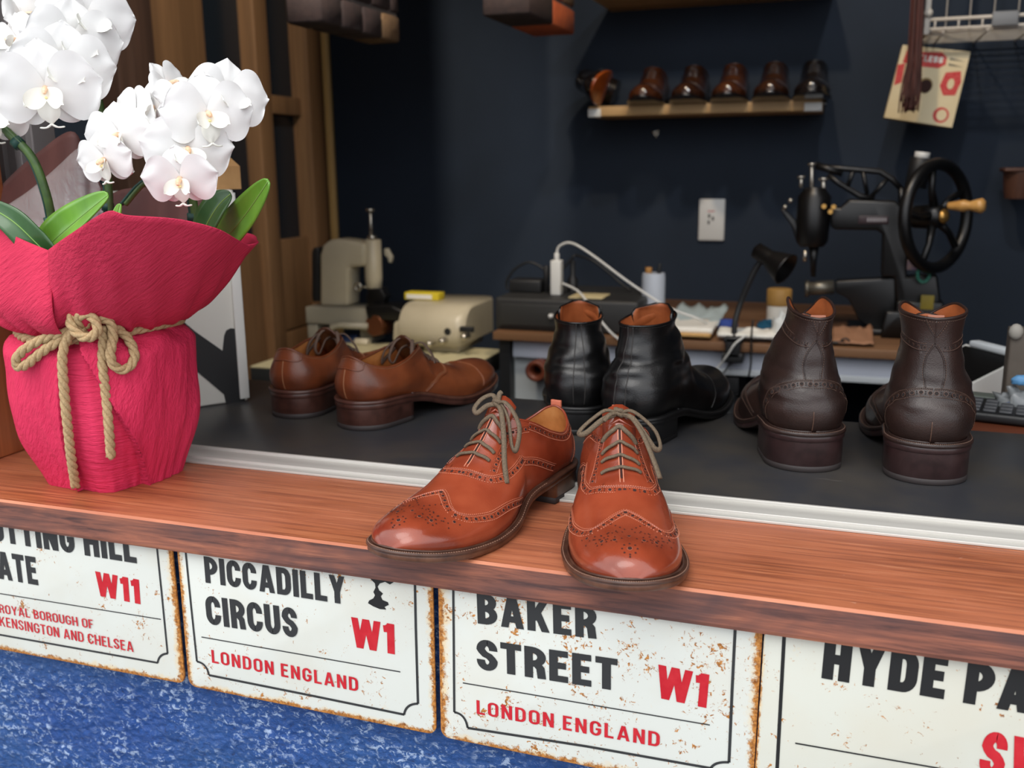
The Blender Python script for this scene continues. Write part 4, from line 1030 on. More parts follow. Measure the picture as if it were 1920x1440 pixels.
# collar sheets fanning out above the rope
def sheet(name, m, top, th0, th1, zb=.170, rb=.082, bulge=.02, nu=60, nv=26, wav=.004, seed=0, solid=.0012, lab=None):
    tp = smoothpath(top, 10); n = len(tp); L = [0]
    for a, b in zip(tp, tp[1:]): L.append(L[-1]+(b-a).length)
    def ev(u):
        s_ = u*L[-1]
        for i in range(n-1):
            if s_ <= L[i+1]: return tp[i].lerp(tp[i+1], (s_-L[i])/max(1e-9, L[i+1]-L[i]))
        return tp[-1]
    rows = []
    for j in range(nv+1):
        v = j/nv; rw = []
        for i in range(nu+1):
            u = i/nu; th = TH0+R(th0+(th1-th0)*u); o = Vector((math.cos(th), math.sin(th), 0)); B = PC+o*rb*(1+.05*math.sin(u*37+seed))+Vector((0, 0, zb)); T_ = ev(u)
            p = B.lerp(T_, v); rad = (p-PC); rad.z = 0
            bl = bulge*math.sin(PI*v**.75)
            p += rad.normalized()*bl-Vector((0, 0, bl*.5))
            wv = wav*(noise.noise(Vector((u*5+seed, v*1.5, seed)))*v+1.2*noise.noise(Vector((u*16, v*2.5, seed+3)))*(1-v)**2*2)
            p += rad.normalized()*wv
            rw.append(p-PC)
        rows.append(rw)
    g = MB(); g.grid(rows); o = g.build(name, m, orch); so = o.modifiers.new('solid', 'SOLIDIFY'); so.thickness = solid
    if lab: o['label'] = lab
    return o
A = at
sheet('crepe_collar', CRU, [A(92, 468, Y=.715), A(130, 440, Y=.695), A(198, 398, Y=.675), A(238, 405, Y=.68), A(330, 412, Y=.70), A(400, 428, Y=.725), A(440, 447, Y=.76), A(474, 464, Y=.80)], -30, 92, bulge=.010, seed=1, rb=.079, lab='front crimson collar sheet')
sheet('crepe_collar', CRU, [A(-150, 360, Y=.84), A(-80, 385, Y=.77), A(0, 427, Y=.735), A(50, 452, Y=.728), A(96, 472, Y=.724)], -120, -22, bulge=.030, seed=5, rb=.068, lab='left crimson collar sheet')
sheet('crepe_collar', CRU, [A(462, 462, Y=.80), A(487, 455, Y=.825), A(470, 440, Y=.87), A(420, 425, Y=.91)], 84, 140, bulge=.004, seed=9, rb=.072, nu=30, lab='folded right crimson collar sheet')
sheet('crepe_collar', CRU, [A(420, 425, Y=.91), A(300, 420, Y=.955), A(150, 415, Y=.955), A(0, 410, Y=.93), A(-150, 360, Y=.84)], 138, 242, bulge=.01, seed=12, rb=.075, nu=40, lab='rear crimson collar sheet')
sheet('lining_paper', MAUVE, [A(-120, 470, Y=.84), A(-40, 400, Y=.87), A(8, 342, Y=.885), A(68, 288, Y=.89), A(135, 246, Y=.89), A(165, 300, Y=.90), A(196, 358, Y=.905)], 250, 165, zb=.19, rb=.06, bulge=.004, seed=3, wav=.003, solid=.0008, lab='mauve brown inner paper at the back left')
sheet('lining_paper', MAUVE, [A(150, 430, Y=.90), A(200, 370, Y=.905), A(250, 352, Y=.91), A(330, 355, Y=.91), A(385, 368, Y=.91), A(420, 420, Y=.91)], 185, 120, zb=.19, rb=.06, bulge=.004, seed=8, wav=.003, solid=.0008, lab='mauve brown inner paper behind the leaves')
sheet('cellophane', cello(), [A(0, 395, Y=.86), A(30, 375, Y=.87), A(85, 335, Y=.872), A(148, 277, Y=.875), A(170, 310, Y=.88), A(190, 356, Y=.885)], 245, 168, zb=.19, rb=.055, bulge=.002, seed=4, wav=.008, solid=.0003)
# rope: three strands laid together
def rope(mb, pts, r=.0046, pitch=.030, n=9):
    P = smoothpath(pts, n); d = [0]
    for a, b in zip(P, P[1:]): d.append(d[-1]+(b-a).length)
    tot = d[-1]; N = max(8, int(tot/.0022)); Q = []
    j = 0
    for i in range(N+1):
        s_ = tot*i/N
        while j < len(d)-2 and d[j+1] < s_: j += 1
        Q.append(P[j].lerp(P[j+1], (s_-d[j])/max(1e-9, d[j+1]-d[j])))
    T0 = (Q[1]-Q[0]).normalized(); u = T0.orthogonal().normalized(); fr = []
    for i in range(N+1):
        t = (Q[min(i+1, N)]-Q[max(i-1, 0)]).normalized(); u = (u-t*u.dot(t)).normalized(); fr.append((u.copy(), t.cross(u)))
    for k in range(3):
        path = []
        for i in range(N+1):
            a = -2*PI*(tot*i/N)/pitch+2*PI*k/3; path.append(Q[i]+(fr[i][0]*math.cos(a)+fr[i][1]*math.sin(a))*r*.52)
        mb.tube(path, r*.60, 7)
def onb(px, py, off=.0075):
    """point on the lower wrapping (or just proud of it) seen at a pixel"""
    d = (A(px, py, Y=.7)-Vector(CP)).normalized(); t = .6
    while t < 1.2:
        p = Vector(CP)+d*t-PC; th = math.atan2(p.y, p.x)
        if 0 < p.z < .19 and math.hypot(p.x, p.y) < body_r(th, min(p.z, .165))+off: return p
        t += .001
    return Vector(CP)+d*.95-PC
rp = MB(); RZ = .169
rope(rp, [Vector((.081*math.cos(TH0+R(a)), .081*math.sin(TH0+R(a)), RZ+.004*math.sin(R(a)*2))) for a in range(-10, 352, 12)])
rp.build('rope_band', ROPE, orch)
rp = MB(); kn = onb(160, 610, .016)
rope(rp, [kn, onb(128, 622, .014), onb(85, 634, .016), onb(46, 655, .017), onb(30, 676, .016), onb(35, 688, .015), onb(52, 682, .014), onb(85, 655, .013), onb(125, 632, .013), kn+Vector((0, 0, -.004))])
rope(rp, [kn, onb(178, 598, .022), onb(205, 602, .024), onb(212, 630, .022), onb(207, 665, .018), onb(216, 688, .016), onb(236, 692, .015), onb(252, 672, .014), onb(246, 645, .012), onb(228, 622, .012), onb(205, 612, .014)])
rp.build('rope_bow', ROPE, orch)
rp = MB(); rope(rp, [onb(140, 618, .018), onb(124, 640, .016), onb(117, 672, .011), onb(121, 740, .0105), onb(127, 800, .010), onb(134, 860, .010), onb(142, 912, .010)]); rp.build('rope_tail', ROPE, orch)
rp = MB(); rope(rp, [onb(190, 612, .020), onb(194, 635, .016), onb(192, 680, .0105), onb(198, 735, .009), onb(204, 800, .0085), onb(208, 858, .0085)]); rp.build('rope_tail', ROPE, orch)
rp = MB(); rope(rp, [kn+Vector((-.006, 0, .016)), kn+Vector((-.008, -.010, .006)), kn+Vector((0, -.012, -.006)), kn+Vector((.012, -.010, -.010)), kn+Vector((.020, -.006, -.002)), kn+Vector((.014, -.006, .010)), kn+Vector((.002, -.009, .010)), kn+Vector((-.004, -.002, -.004))]); rp.build('rope_knot', ROPE, orch)
# leaves
def leaf(pts, wid, m, name='leaf', fold=.25, up=(0, -.5, 1), lab=None):
    P = smoothpath(pts, 10); N = len(P); rows = []
    for i in range(N):
        t = i/(N-1); w_ = wid*(math.sin(PI*min(.98, .12+.86*t))**.62)*(1-.25*t) if t < .98 else wid*.10
        d = (P[min(i+1, N-1)]-P[max(i-1, 0)]).normalized(); s_ = d.cross(Vector(up)).normalized(); n_ = s_.cross(d)
        rows.append([P[i]-PC+s_*w_*a+n_*(abs(a)**1.3*w_*fold) for a in (-1, -.75, -.5, -.25, 0, .25, .5, .75, 1)])
    g = MB(); g.grid(rows); o = g.build(name, m, orch); so = o.modifiers.new('solid', 'SOLIDIFY'); so.thickness = .0016
    rib = MB(); rib.tube([r_[4] for r_ in rows], [.0007]*N, 5); rib.build('midrib', LEAFU, o)
    if lab: o['label'] = lab
leaf([A(400, 470, Y=.87), A(425, 445, Y=.845), A(462, 400, Y=.81), A(503, 340, Y=.785)], .0225, LEAFM, lab='bright green leaf at the right', up=(.3, -1, .35))
leaf([A(370, 460, Y=.83), A(388, 420, Y=.82), A(410, 385, Y=.815), A(432, 364, Y=.815)], .020, LEAFD, lab='dark green leaf behind the bright one', up=(-.2, -1, .3))
leaf([A(70, 490, Y=.77), A(100, 452, Y=.76), A(150, 408, Y=.755), A(202, 366, Y=.75)], .0225, LEAFM, up=(.5, -1, .7), fold=.35)
leaf([A(110, 500, Y=.74), A(70, 458, Y=.735), A(20, 412, Y=.73), A(-50, 372, Y=.73)], .017, LEAFD, up=(-.4, -.9, .6), fold=.3)
leaf([A(90, 500, Y=.765), A(50, 472, Y=.75), A(10, 445, Y=.742), A(-40, 415, Y=.74)], .012, LEAFM, up=(-.4, -.9, .8), fold=.3)
leaf([A(212, 440, Y=.74), A(217, 410, Y=.735), A(224, 382, Y=.735)], .006, LEAFM, up=(0, -1, .2))
# stems
def stem(pts, r=.0042, ties=(), name='stem'):
    P = [p-PC for p in smoothpath(pts, 9)]; g = MB(); g.tube(P, r, 10); o = g.build(name, STEM, orch)
    k = MB(); off = Vector((-.007, .002, 0)); k.tube([p+off for p in P], .0022, 7); k.build('stake', TIE, o)
    for t in ties:
        i = int(t*(len(P)-1)); q = (P[min(i+1, len(P)-1)]-P[i-1]).normalized()
        g = MB(); g.tube([P[i]-q*.004+off*.4, P[i]+q*.004+off*.4], r*1.55, 10); g.build('stem_tie', TIE, o)
stem([A(105, 470, Y=.79), A(98, 415, Y=.79), A(86, 360, Y=.785), A(60, 295, Y=.78), A(15, 248, Y=.775), A(-30, 200, Y=.77)], ties=(.22, .72))
stem([A(205, 440, Y=.86), A(205, 380, Y=.86), A(200, 300, Y=.86), A(190, 215, Y=.855), A(178, 165, Y=.85), A(150, 90, Y=.84), A(90, 40, Y=.83)], ties=(.15,))
stem([A(366, 440, Y=.86), A(365, 395, Y=.86), A(352, 330, Y=.855), A(330, 260, Y=.85), A(318, 200, Y=.845)], ties=(.2,))
stem([A(236, 383, Y=.80), A(262, 352, Y=.80), A(285, 334, Y=.80), A(330, 300, Y=.815), A(350, 250, Y=.83)], .0026)
# flowers
def fl_pet(mb, ang, ln, wd, tilt, cup, n=16, mw=14, z0=0, power=1.0, base=.12, ruff=.03, seed=0):
    """one petal in the flower plane (local x right, y up, z to the viewer), pointing at angle ang"""
    ca, sa = math.cos(ang), math.sin(ang); rows = []
    for i in range(n+1):
        t = math.sin(i/n*PI/2); w_ = wd*((base+(1-base)*math.sin(PI/2*min(1, t/(.56*power**.5)))**.9) if t < .56*power**.5 else math.sqrt(max(.004, 1-((t-.56*power**.5)/(1.003-.56*power**.5))**2.2)))
        rw = []
        for j in range(mw+1):
            s_ = -1+2*j/mw; x = ln*t*(1-.10*s_*s_*t); y = w_*s_
            z = z0+tilt*t*ln-cup*(t-.35)**2*ln*1.2-cup*.12*w_*s_*s_+ruff*ln*t*t*noise.noise(Vector((t*3+seed, s_*2.2, seed*1.7)))
            rw.append(Vector((x*ca-y*sa, x*sa+y*ca, z)))
        rows.append(rw)
    mb.grid(rows)
def flower(px, py, Y, size, yaw=0, pitch=0, roll=0, name='flower', seed=0, side=False):
    """yaw turns it to the viewer's right, pitch tips the face down, roll spins it; size is the span in metres"""
    c = A(px, py, Y=Y); f = (Vector(CP)-c).normalized()
    rt = Vector((0, 0, 1)).cross(f).normalized(); up = f.cross(rt)
    B = Matrix((rt, up, f)).transposed()
    Rm_ = B @ Matrix.Rotation(R(yaw), 3, 'Y') @ Matrix.Rotation(R(pitch), 3, 'X') @ Matrix.Rotation(R(roll), 3, 'Z')
    M = Matrix.Translation(c-PC) @ Rm_.to_4x4(); s_ = size/2
    p = MB(M)
    for k, a in enumerate((90, 214, 326)): fl_pet(p, R(a), s_*(.92 if k == 0 else .90), s_*.40, -.02, .25, z0=-.0022, base=.30, seed=seed+k, ruff=.07)
    o = p.build(name, PETAL, orch)
    q = MB(M)
    fl_pet(q, R(8), s_*1.04, s_*.66, .10, .32, power=.80, base=.16, seed=seed+5, ruff=.09); q.build('petal', PETAL, o)
    q = MB(M); fl_pet(q, R(172), s_*1.04, s_*.66, .10, .32, power=.80, base=.16, seed=seed+8, ruff=.09); q.build('petal', PETAL, o)
    l_ = MB(M @ Matrix.Rotation(R(-8), 4, 'X'))
    fl_pet(l_, R(-90), s_*.62, s_*.20, .30, .5, z0=.001, base=.4, seed=seed, ruff=.04)
    for a in (-32, 212): fl_pet(l_, R(a), s_*.40, s_*.18, .95, -.6, z0=.0015, base=.45, seed=seed+a, ruff=.05)
    for sx in (-1, 1): l_.tube(smoothpath([(0, -s_*.60, .005), (sx*s_*.10, -s_*.66, .005), (sx*s_*.22, -s_*.66, .003)], 4), [.0012]*4+[.0009]*4+[.0005], 6)
    lp = l_.build('lip', LIP, o)
    k = MB(M); k.ball((0, -s_*.10, .0060), .0013, 10, 0, (1.2, 1, 1.6)); k.build('lip_crest', YEL, o)
    k = MB(M); k.tube([(0, s_*.05, .0), (0, s_*.05, .006), (0, s_*.02, .0105)], [.0026, .0024, .0018], 9); k.ball((0, s_*.015, .0100), .0019, 10); k.build('column', COLM, o)
    return o
flower(86, 170, .745, .100, -8, 14, 4, seed=1)
flower(118, 128, .765, .094, 6, 8, -6, seed=2)
flower(138, 82, .785, .092, 14, 4, -4, seed=3)
flower(164, 36, .805, .092, 16, 0, -6, seed=4)
flower(30, 78, .790, .066, -55, -5, 20, seed=5)
flower(46, 32, .82, .062, 58, -20, 10, seed=6)
flower(-22, 145, .775, .086, -20, 5, 10, seed=7)
flower(-22, 218, .760, .080, 10, 10, 8, seed=8)
flower(88, 20, .84, .075, 10, -10, -14, seed=9)
flower(390, 216, .775, .084, 12, 6, 2, seed=11)
flower(428, 184, .80, .080, 22, -2, -8, seed=12)
flower(352, 282, .765, .082, 6, 12, -4, seed=13)
flower(338, 338, .748, .068, -14, 22, 2, seed=14)
flower(196, 302, .760, .062, -38, 14, 8, seed=15)
flower(222, 256, .772, .070, -30, 6, 6, seed=16)
flower(288, 205, .80, .070, -48, -4, 10, seed=17)
flower(250, 212, .79, .058, -50, -14, -20, seed=18)
flower(318, 160, .815, .056, 52, -18, 24, seed=19)
# ------------------------------------------------------------------ workshop behind the counter
A = at
BLACKM = mat('black_enamel', (9, 9, 10), .38, c2=(13, 13, 14), nscale=12); BLACKP = mat('black_plastic', (24, 25, 27), .5); STEEL = mat('polished_steel', (190, 184, 172), .25, .9)
BRASS = mat('brass', (190, 146, 80), .3, .8); WHITEP = mat('white_plastic', (214, 214, 210), .4); CREAM = mat('cream_machine_enamel', (190, 181, 158), .35, c2=(180, 171, 148), nscale=8)
GREYE = mat('grey_machine_casting', (150, 146, 132), .45); DESKW = wood('light_brown_desk_wood', (98, 68, 46), (126, 92, 64), (142, 108, 78), "X", rough=.5)
PANELW = mat('blue_white_panel', (186, 192, 206), .5, c2=(178, 184, 196), nscale=4); LIPW = mat('white_panel_lip', (206, 212, 216), .45); CABW = mat('grey_white_cabinet', (178, 184, 186), .5)
PAPER = mat('white_paper', (226, 224, 216), .8); KRAFT = mat('kraft_paper', (176, 136, 88), .8, c2=(162, 122, 76), nscale=30, bumps=.4, bdist=.002); PINEW = wood('pale_pine_shelf', (150, 118, 76), (190, 154, 106), (206, 172, 124), 'X', rough=.5)
def wire(mb, pts, r=.0018, n=6, k=6): mb.tube(smoothpath(pts, k), r, n)
def quadprism(mb, P, dy, mi=0):
    """front quad of four points pushed back along Y by dy"""
    Q = [p+Vector((0, dy, 0)) for p in P]
    mb.add(list(P)+Q, [[0, 1, 2, 3], [7, 6, 5, 4], [0, 4, 5, 1], [1, 5, 6, 2], [2, 6, 7, 3], [3, 7, 4, 0]], mi, False)
def pprism(mb, px, Y, th, mi=0, bev=.002):
    """outline given in pixels on the plane Y, made th thick away from the street"""
    P = [A(x, y, Y=Y) for x, y in px]
    M = Matrix(((1, 0, 0, 0), (0, 0, 1, Y), (0, 1, 0, 0), (0, 0, 0, 1)))
    mb.prism([(p.x, p.z) for p in P], 0, th, M, mi, bev)
# --- wall shelves with shoes
SF = 2.50
zt = A(1104, 200, Y=SF).z; x0 = A(1104, 200, Y=SF).x; x1 = A(1541, 190, Y=SF).x; th = .0245
sh = MB().box((x0, SF, zt-th), (x1, BACK_Y-.001, zt), .001).build('wall_shelf', PINEW)
tag(sh, 'pale pine wall shelf carrying the row of dark shoes', 'shelf')
for xa, xb in ((x0-.0015, x0+.032), (x1-.040, x1+.0015)):
    k = MB(); k.box((xa, SF-.003, zt-th-.002), (xb, SF+.02, zt-.006), .002); k.build('end_cap', WHITEP, sh)
k = MB(); k.box((x1-.012, BACK_Y-.012, zt), (x1+.006, BACK_Y-.0015, zt+.045), .001); k.build('bracket', WHITEP, sh)
zu = A(1105, -4, Y=2.46).z
su = MB().box((A(1105, 0, Y=2.46).x, 2.46, zu), (A(1558, 0, Y=2.46).x, BACK_Y-.001, zu+.024), .001).build('wall_shelf', PINEW)
tag(su, 'upper pale pine wall shelf seen from below at the top edge', 'shelf')
D1 = leather('dark_brown_polished_calf', (30, 16, 10), (48, 26, 16), (62, 36, 22), .16, 12, .05, .5); D2 = leather('near_black_calf', (14, 12, 12), (22, 18, 18), (30, 25, 24), .2, 12, .05, .4)
D3 = leather('mid_brown_polished_calf', (44, 22, 12), (66, 34, 18), (82, 46, 26), .16, 12, .05, .5); ORS = leather('orange_brown_sole', (120, 54, 18), (156, 74, 26), (170, 88, 36), .25, 20, .05, .3)
lproto = {}
def shelf_shoe(px, upper, label, ang, roll=0, solem=D2, lift=0, L=.262, key='a', py=190):
    la = Last(L=L, ball=.0425, heelw=.031, inner=0, th=.46, sole_t=.007, wr=0)
    p = A(px, py, Y=SF); z = zt+.0004+lift; hy = 2.675
    M = shoe_frame(p.x+math.sin(R(180-ang))*.0, hy, z, ang) @ Matrix.Rotation(R(roll), 4, 'X')
    # keep the toe under the pixel: back off along the heading
    d = Vector((math.sin(R(ang)), math.cos(R(ang)), 0)); M.translation = Vector((p.x, 0, z))-Vector((d.x*L*.8, 0, 0)); M.translation.y = hy
    root = empty('dress_shoe', M=M); tag(root, label, 'shoe', 'dark shoes on the wall shelf')
    um = MB(); shoe_upper_grid(la, um, 44, 12)
    for sd in (1, -1): deco(la, um, [(la.m_of_t(.78), 1.0), (la.m_of_t(.78), .5), (la.m_of_t(.76), .08)], sd, edge=.0008, stitch=0)
    merge(um.build('upper', [upper, D2, DKHOLE], root), .0002)
    so = MB(); slab_from(so, outline(la, .003, 30), la.zb, la.zf); so.build('sole', solem, root)
    hb = MB(); pts = [q for q in outline(la, .002, 40) if q[0] < .27]; n = len(pts)
    r0 = [Vector((q[1], q[2], .0)) for q in pts]; r1 = [Vector((q[1], q[2], la.zb(q[0])+.0005)) for q in pts]
    hb.grid([r0, r1], 0, wrap=True); hb.add(r0, [list(range(n))[::-1]], 0); hb.build('heel', D2, root)
    lc = MB()
    for t in (.49, .53, .57): lace_bar(la, lc, t, .014, .0014, .0016)
    lc.build('laces', D2, root)
    lm = MB(); t_ = [la.P(la.MT+(1-la.MT)*i/16, 1, 1) for i in range(17)]+[la.P(la.MT+(1-la.MT)*i/16, -1, 1) for i in range(16, 0, -1)]
    lm.tube(t_, .0012, 5, closed=True); lm.build('topline_binding', upper, root)
    return root
shelf_shoe(1136, D2, 'black shoe lying on its side with orange-brown sole showing, leftmost on the wall shelf', 178, roll=68, solem=ORS, lift=.042)
shelf_shoe(1213, D3, 'brown polished shoe second from the left on the wall shelf', 180)
shelf_shoe(1292, D1, 'dark brown glossy shoe third from the left on the wall shelf', 180)
shelf_shoe(1368, D3, 'dark brown glossy shoe fourth from the left on the wall shelf', 180)
shelf_shoe(1446, D1, 'dark plain shoe fifth from the left on the wall shelf', 180)
shelf_shoe(1522, D2, 'near-black shoe at the right end of the wall shelf', 180)
hk = MB(); c = A(1230, 250, Y=BACK_Y-.006); hk.cyl(c+Vector((0, .005, 0)), c, .007, 12)
for a in (40, 160, 280): hk.tube([c, c+Vector((.012*math.cos(R(a)), -.006, .012*math.sin(R(a))))], .0022, 6)
tag(hk.build('wall_hook', STEEL), 'small metal hook on the navy wall below the shoe shelf', 'hook')
# --- outlet
o = MB(); OY = BACK_Y-.0105; a, b = A(1311, 373, Y=OY), A(1357, 452, Y=OY); o.box((a.x, OY, b.z), (b.x, BACK_Y-.0005, a.z), .004)
o = o.build('wall_outlet', WHITEP); tag(o, 'white wall outlet plate on the navy wall', 'outlet')
k = MB()
for px, py in ((1330, 405), (1337, 410), (1329, 417)): c = A(px, py, Y=OY-.0006); k.box((c.x-.003, OY-.0008, c.z-.005), (c.x+.002, OY, c.z+.005))
k.build('socket_slots', BLACKP, o); k = MB(); c = A(1333, 396, Y=OY); k.box((c.x-.009, OY-.0006, c.z-.0012), (c.x+.010, OY, c.z+.0012)); k.build('red_mark', RED, o)
# --- brick columns hanging from the ceiling
BRK = [mat('dark_brick', (64, 50, 48), .85, c2=(52, 42, 42), nscale=60, bumps=.5, bdist=.003), mat('tan_brick', (120, 94, 66), .85, c2=(100, 78, 56), nscale=60, bumps=.5, bdist=.003), mat('orange_brick', (186, 92, 48), .85, c2=(164, 78, 44), nscale=60, bumps=.5, bdist=.003), mat('grey_mortar', (104, 98, 94), .9, bumps=.6, nscale=120)]
def bricks(label, xl, xr, y0, y1, zb, nb, pick, step=0):
    mb = MB(); mb.box((xl+.006, y0+.006, zb+.006), (xr-.006, y1-.006, 2.398), 0, 3); ln = (y1-y0)/nb; h = .062; z = zb; j = 0
    while z < 2.39:
        off = 0 if j % 2 == 0 else ln/2
        ys = [y0]+[y0+off+ln*i for i in range(0 if off else 1, nb)]+[y1]
        for i, (ya, yb) in enumerate(zip(ys, ys[1:])):
            if yb-ya < .02: continue
            dz = step*max(0, (ya-y0)/(y1-y0)) if j == 0 else 0
            mb.box((xl, ya+.004, z+.004-dz), (xr, yb-.004, min(z+h-.004, 2.397)), .004, pick(i, j), seg=1)
        z += h; j += 1
    t = mb.build('brick_column', BRK); tag(t, label, 'brick column'); return t
YB = 2.0; pL, pR = A(903, 26, Y=YB), A(992, 28, Y=YB); yb = A(1078, 70, X=pR.x).y
bricks('brick column end with orange brick hanging at the top centre', pL.x, pR.x, YB, yb, pR.z, 2, lambda i, j: (2 if i == 1 else (1 if j else 0)) if j < 2 else (i+j) % 3)
YB2 = 1.72; pL, pR = A(535, 40, Y=YB2), A(602, 44, Y=YB2); yb = A(752, 92, X=pR.x).y
bricks('dim dark brick column hanging above the wooden door at the left', pL.x, pR.x, YB2, yb, pR.z, 4, lambda i, j: 1 if i == 3 and j == 0 else 0)
# --- wire rack, thread box and thread hank
RY = 2.44; WM = mat('white_coated_wire', (206, 200, 190), .4)
rk = MB(); zr = [A(1748, 37, Y=RY).z, A(1745, 55, Y=RY).z]; xl = A(1742, 50, Y=RY).x; xr = xl+.42
root = empty('wire_rack', (xl, RY, zr[1])); tag(root, 'white wire rack with front rails at the top right corner', 'rack')
Tm = Matrix.Translation(Vector((-xl, -RY, -zr[1])))
for z, r_ in ((zr[0], .0042), (zr[1], .0034)):
    g = MB(Tm); g.tube([(xl, RY, z), (xr, RY, z)], r_, 8); g.tube([(xl, RY, z), (xl, BACK_Y-.004, z)], r_*.8, 8); g.build('rail', WM, root)
g = MB(Tm); g.box((xl-.011, RY-.006, zr[1]-.012), (xl+.001, RY+.010, zr[1]+.40), .003); g.ball((xl-.004, RY-.006, zr[0]+.014), .010, 10); g.build('corner_post', WM, root)
g = MB(Tm)
for i in range(9): x = xl+.034+.048*i; g.tube([(x, RY+.004, zr[1]), (x, RY+.004, zr[1]+.38)], .0018, 6)
for i in range(9): x = xl+.012+.048*i; g.tube([(x, RY, zr[1]), (x, RY, zr[0])], .0022, 6)
g.build('upright_wires', WM, root)['label'] = 'thin vertical wires'
g = MB(Tm)
for i in range(12): y = RY+.012+.020*i; g.tube([(xl, y, zr[1]-.004), (xr, y, zr[1]-.004)], .0019, 6)
for i in range(5): x = xl+.03+.09*i; g.tube([(x, RY, zr[1]-.007), (x, BACK_Y-.004, zr[1]-.007)], .0024, 6)
g.build('bottom_wires', WM, root)
c = A(1885, 33, Y=RY-.008); g = MB(Tm); g.box((c.x-.026, RY-.010, c.z-.016), (c.x+.026, RY-.0045, c.z+.014), .002); g.build('label_holder', mat('clear_grey_plastic', (120, 122, 124), .2), root)
BY = 2.50; CARD = mat('cream_box_card', (226, 212, 176), .7, c2=(216, 196, 152), nscale=8); PRINT = mat('red_box_print', (196, 48, 52), .7, c2=(206, 84, 78), nscale=160)
q = [A(1693, 84, Y=BY), A(1658, 220, Y=BY), A(1785, 239, Y=BY), A(1820, 97, Y=BY)]
root = MB(); quadprism(root, q, .075); root = root.build('thread_box', CARD); tag(root, 'cream and red cardboard thread box with a round hole, hanging tilted at the upper right', 'box')
def bq(u, v, d=.0006): return q[0].lerp(q[3], u).lerp(q[1].lerp(q[2], u), v)+Vector((0, -d, 0))
def bpoly(name, pts, m, d=.0006):
    g = MB(); g.add([bq(u, v, d) for u, v in pts], [list(range(len(pts)))], 0, False); return g.build(name, m, root)
cir = lambda cu, cv, ru, rv, n=20: [(cu+ru*math.cos(2*PI*i/n), cv+rv*math.sin(2*PI*i/n)) for i in range(n)]
bpoly('red_banner', [(.08, .06), (.30, .07), (.60, .045), (.68, .10), (.69, .20), (.60, .255), (.25, .26), (.06, .23)], PRINT)
g = MB(); put_text(g, 'KLESS', (1721, 114), (1767, 119), (1723, 102), BY, .24, 0, .08, .0012); g.build('lettering', PAPER, root)['label'] = 'cream letters on the red banner'
g = MB()
for r_ in range(2):
    for i in range(9): u = .735+.024*i; g.add([bq(u, .10+.075*r_+.004*i, .001), bq(u+.014, .10+.075*r_+.004*i, .001), bq(u+.014, .135+.075*r_, .001), bq(u, .135+.075*r_, .001)], [[0, 1, 2, 3]], 0, False)
g.build('fine_print', INK, root)
bpoly('red_panel', [(.72, .30), (.93, .26), (.97, .40), (.93, .58), (.76, .60), (.68, .48)], PRINT); bpoly('pale_patch', cir(.83, .44, .05, .07), CARD, .0012)
bpoly('red_ring', cir(.80, .86, .115, .105), PRINT); bpoly('pale_patch', cir(.81, .86, .075, .075), CARD, .0012)
bpoly('red_panel', [(.0, .27), (.10, .24), (.12, .50), (.02, .55)], PRINT)
bpoly('hole_rim', cir(.475, .50, .105, .105), mat('box_hole_edge', (150, 126, 84), .8), .0012); bpoly('round_hole', cir(.48, .51, .088, .09), DKHOLE, .0018)
g = MB(); g.tube([bq(.06, -.0, 0)+Vector((0, .03, 0)), Vector((xl+.01, RY+.08, zr[1]-.008))], .0012, 6); g.build('hanging_string', PAPER, root)
g = MB(); random.seed(4); TH = mat('dark_red_brown_thread', (84, 42, 34), .6, c2=(56, 30, 26), nscale=200, stretch=(1, 1, .05))
for i in range(70):
    a, r_ = random.uniform(0, 2*PI), math.sqrt(random.random()); ex = random.uniform(-.012, .012); e = random.uniform(0, .03)
    top = A(1722, -30, Y=2.40)+Vector((.013*r_*math.cos(a), .010*r_*math.sin(a), 0)); mid = A(1716, 90, Y=2.40)+Vector((.015*r_*math.cos(a), .011*r_*math.sin(a), 0)); end = A(1703, 212, Y=2.40)+Vector((.013*r_*math.cos(a)+ex, .01*r_*math.sin(a), e))
    wire(g, [top, mid, mid.lerp(end, .6)+Vector((.004*math.sin(i), 0, 0)), end], .0016, 5, 4)
g.tube([A(1722, -32, Y=2.40), A(1722, -32, Y=2.40)+Vector((.02, .03, .012)), Vector((xl, RY, A(1722, -32, Y=2.40).z+.014))], .004, 7)
hk = g.build('thread_hank', TH); tag(hk, 'hank of dark red-brown waxed thread hanging in front of the cream box', 'thread')
# small woven basket at the right edge
c = A(1912, 340, Y=2.60); g = MB(); g.lathe([(.030, -.040), (.034, -.02), (.038, .018), (.040, .030), (.036, .030), (.034, .018)], 20, Matrix.Translation(c)); g.tube([c+Vector((0, .035, .02)), Vector((c.x, BACK_Y-.001, c.z+.03))], .003, 6)
g.box((c.x-.042, c.y-.042, c.z+.022), (c.x+.042, c.y+.042, c.z+.032), .004)
g = g.build('hanging_cup', wood('reddish_cup_wood', (70, 44, 34), (88, 58, 44), (98, 66, 50), 'Z')); tag(g, 'brown wooden cup mounted on the navy wall at the right edge', 'cup')
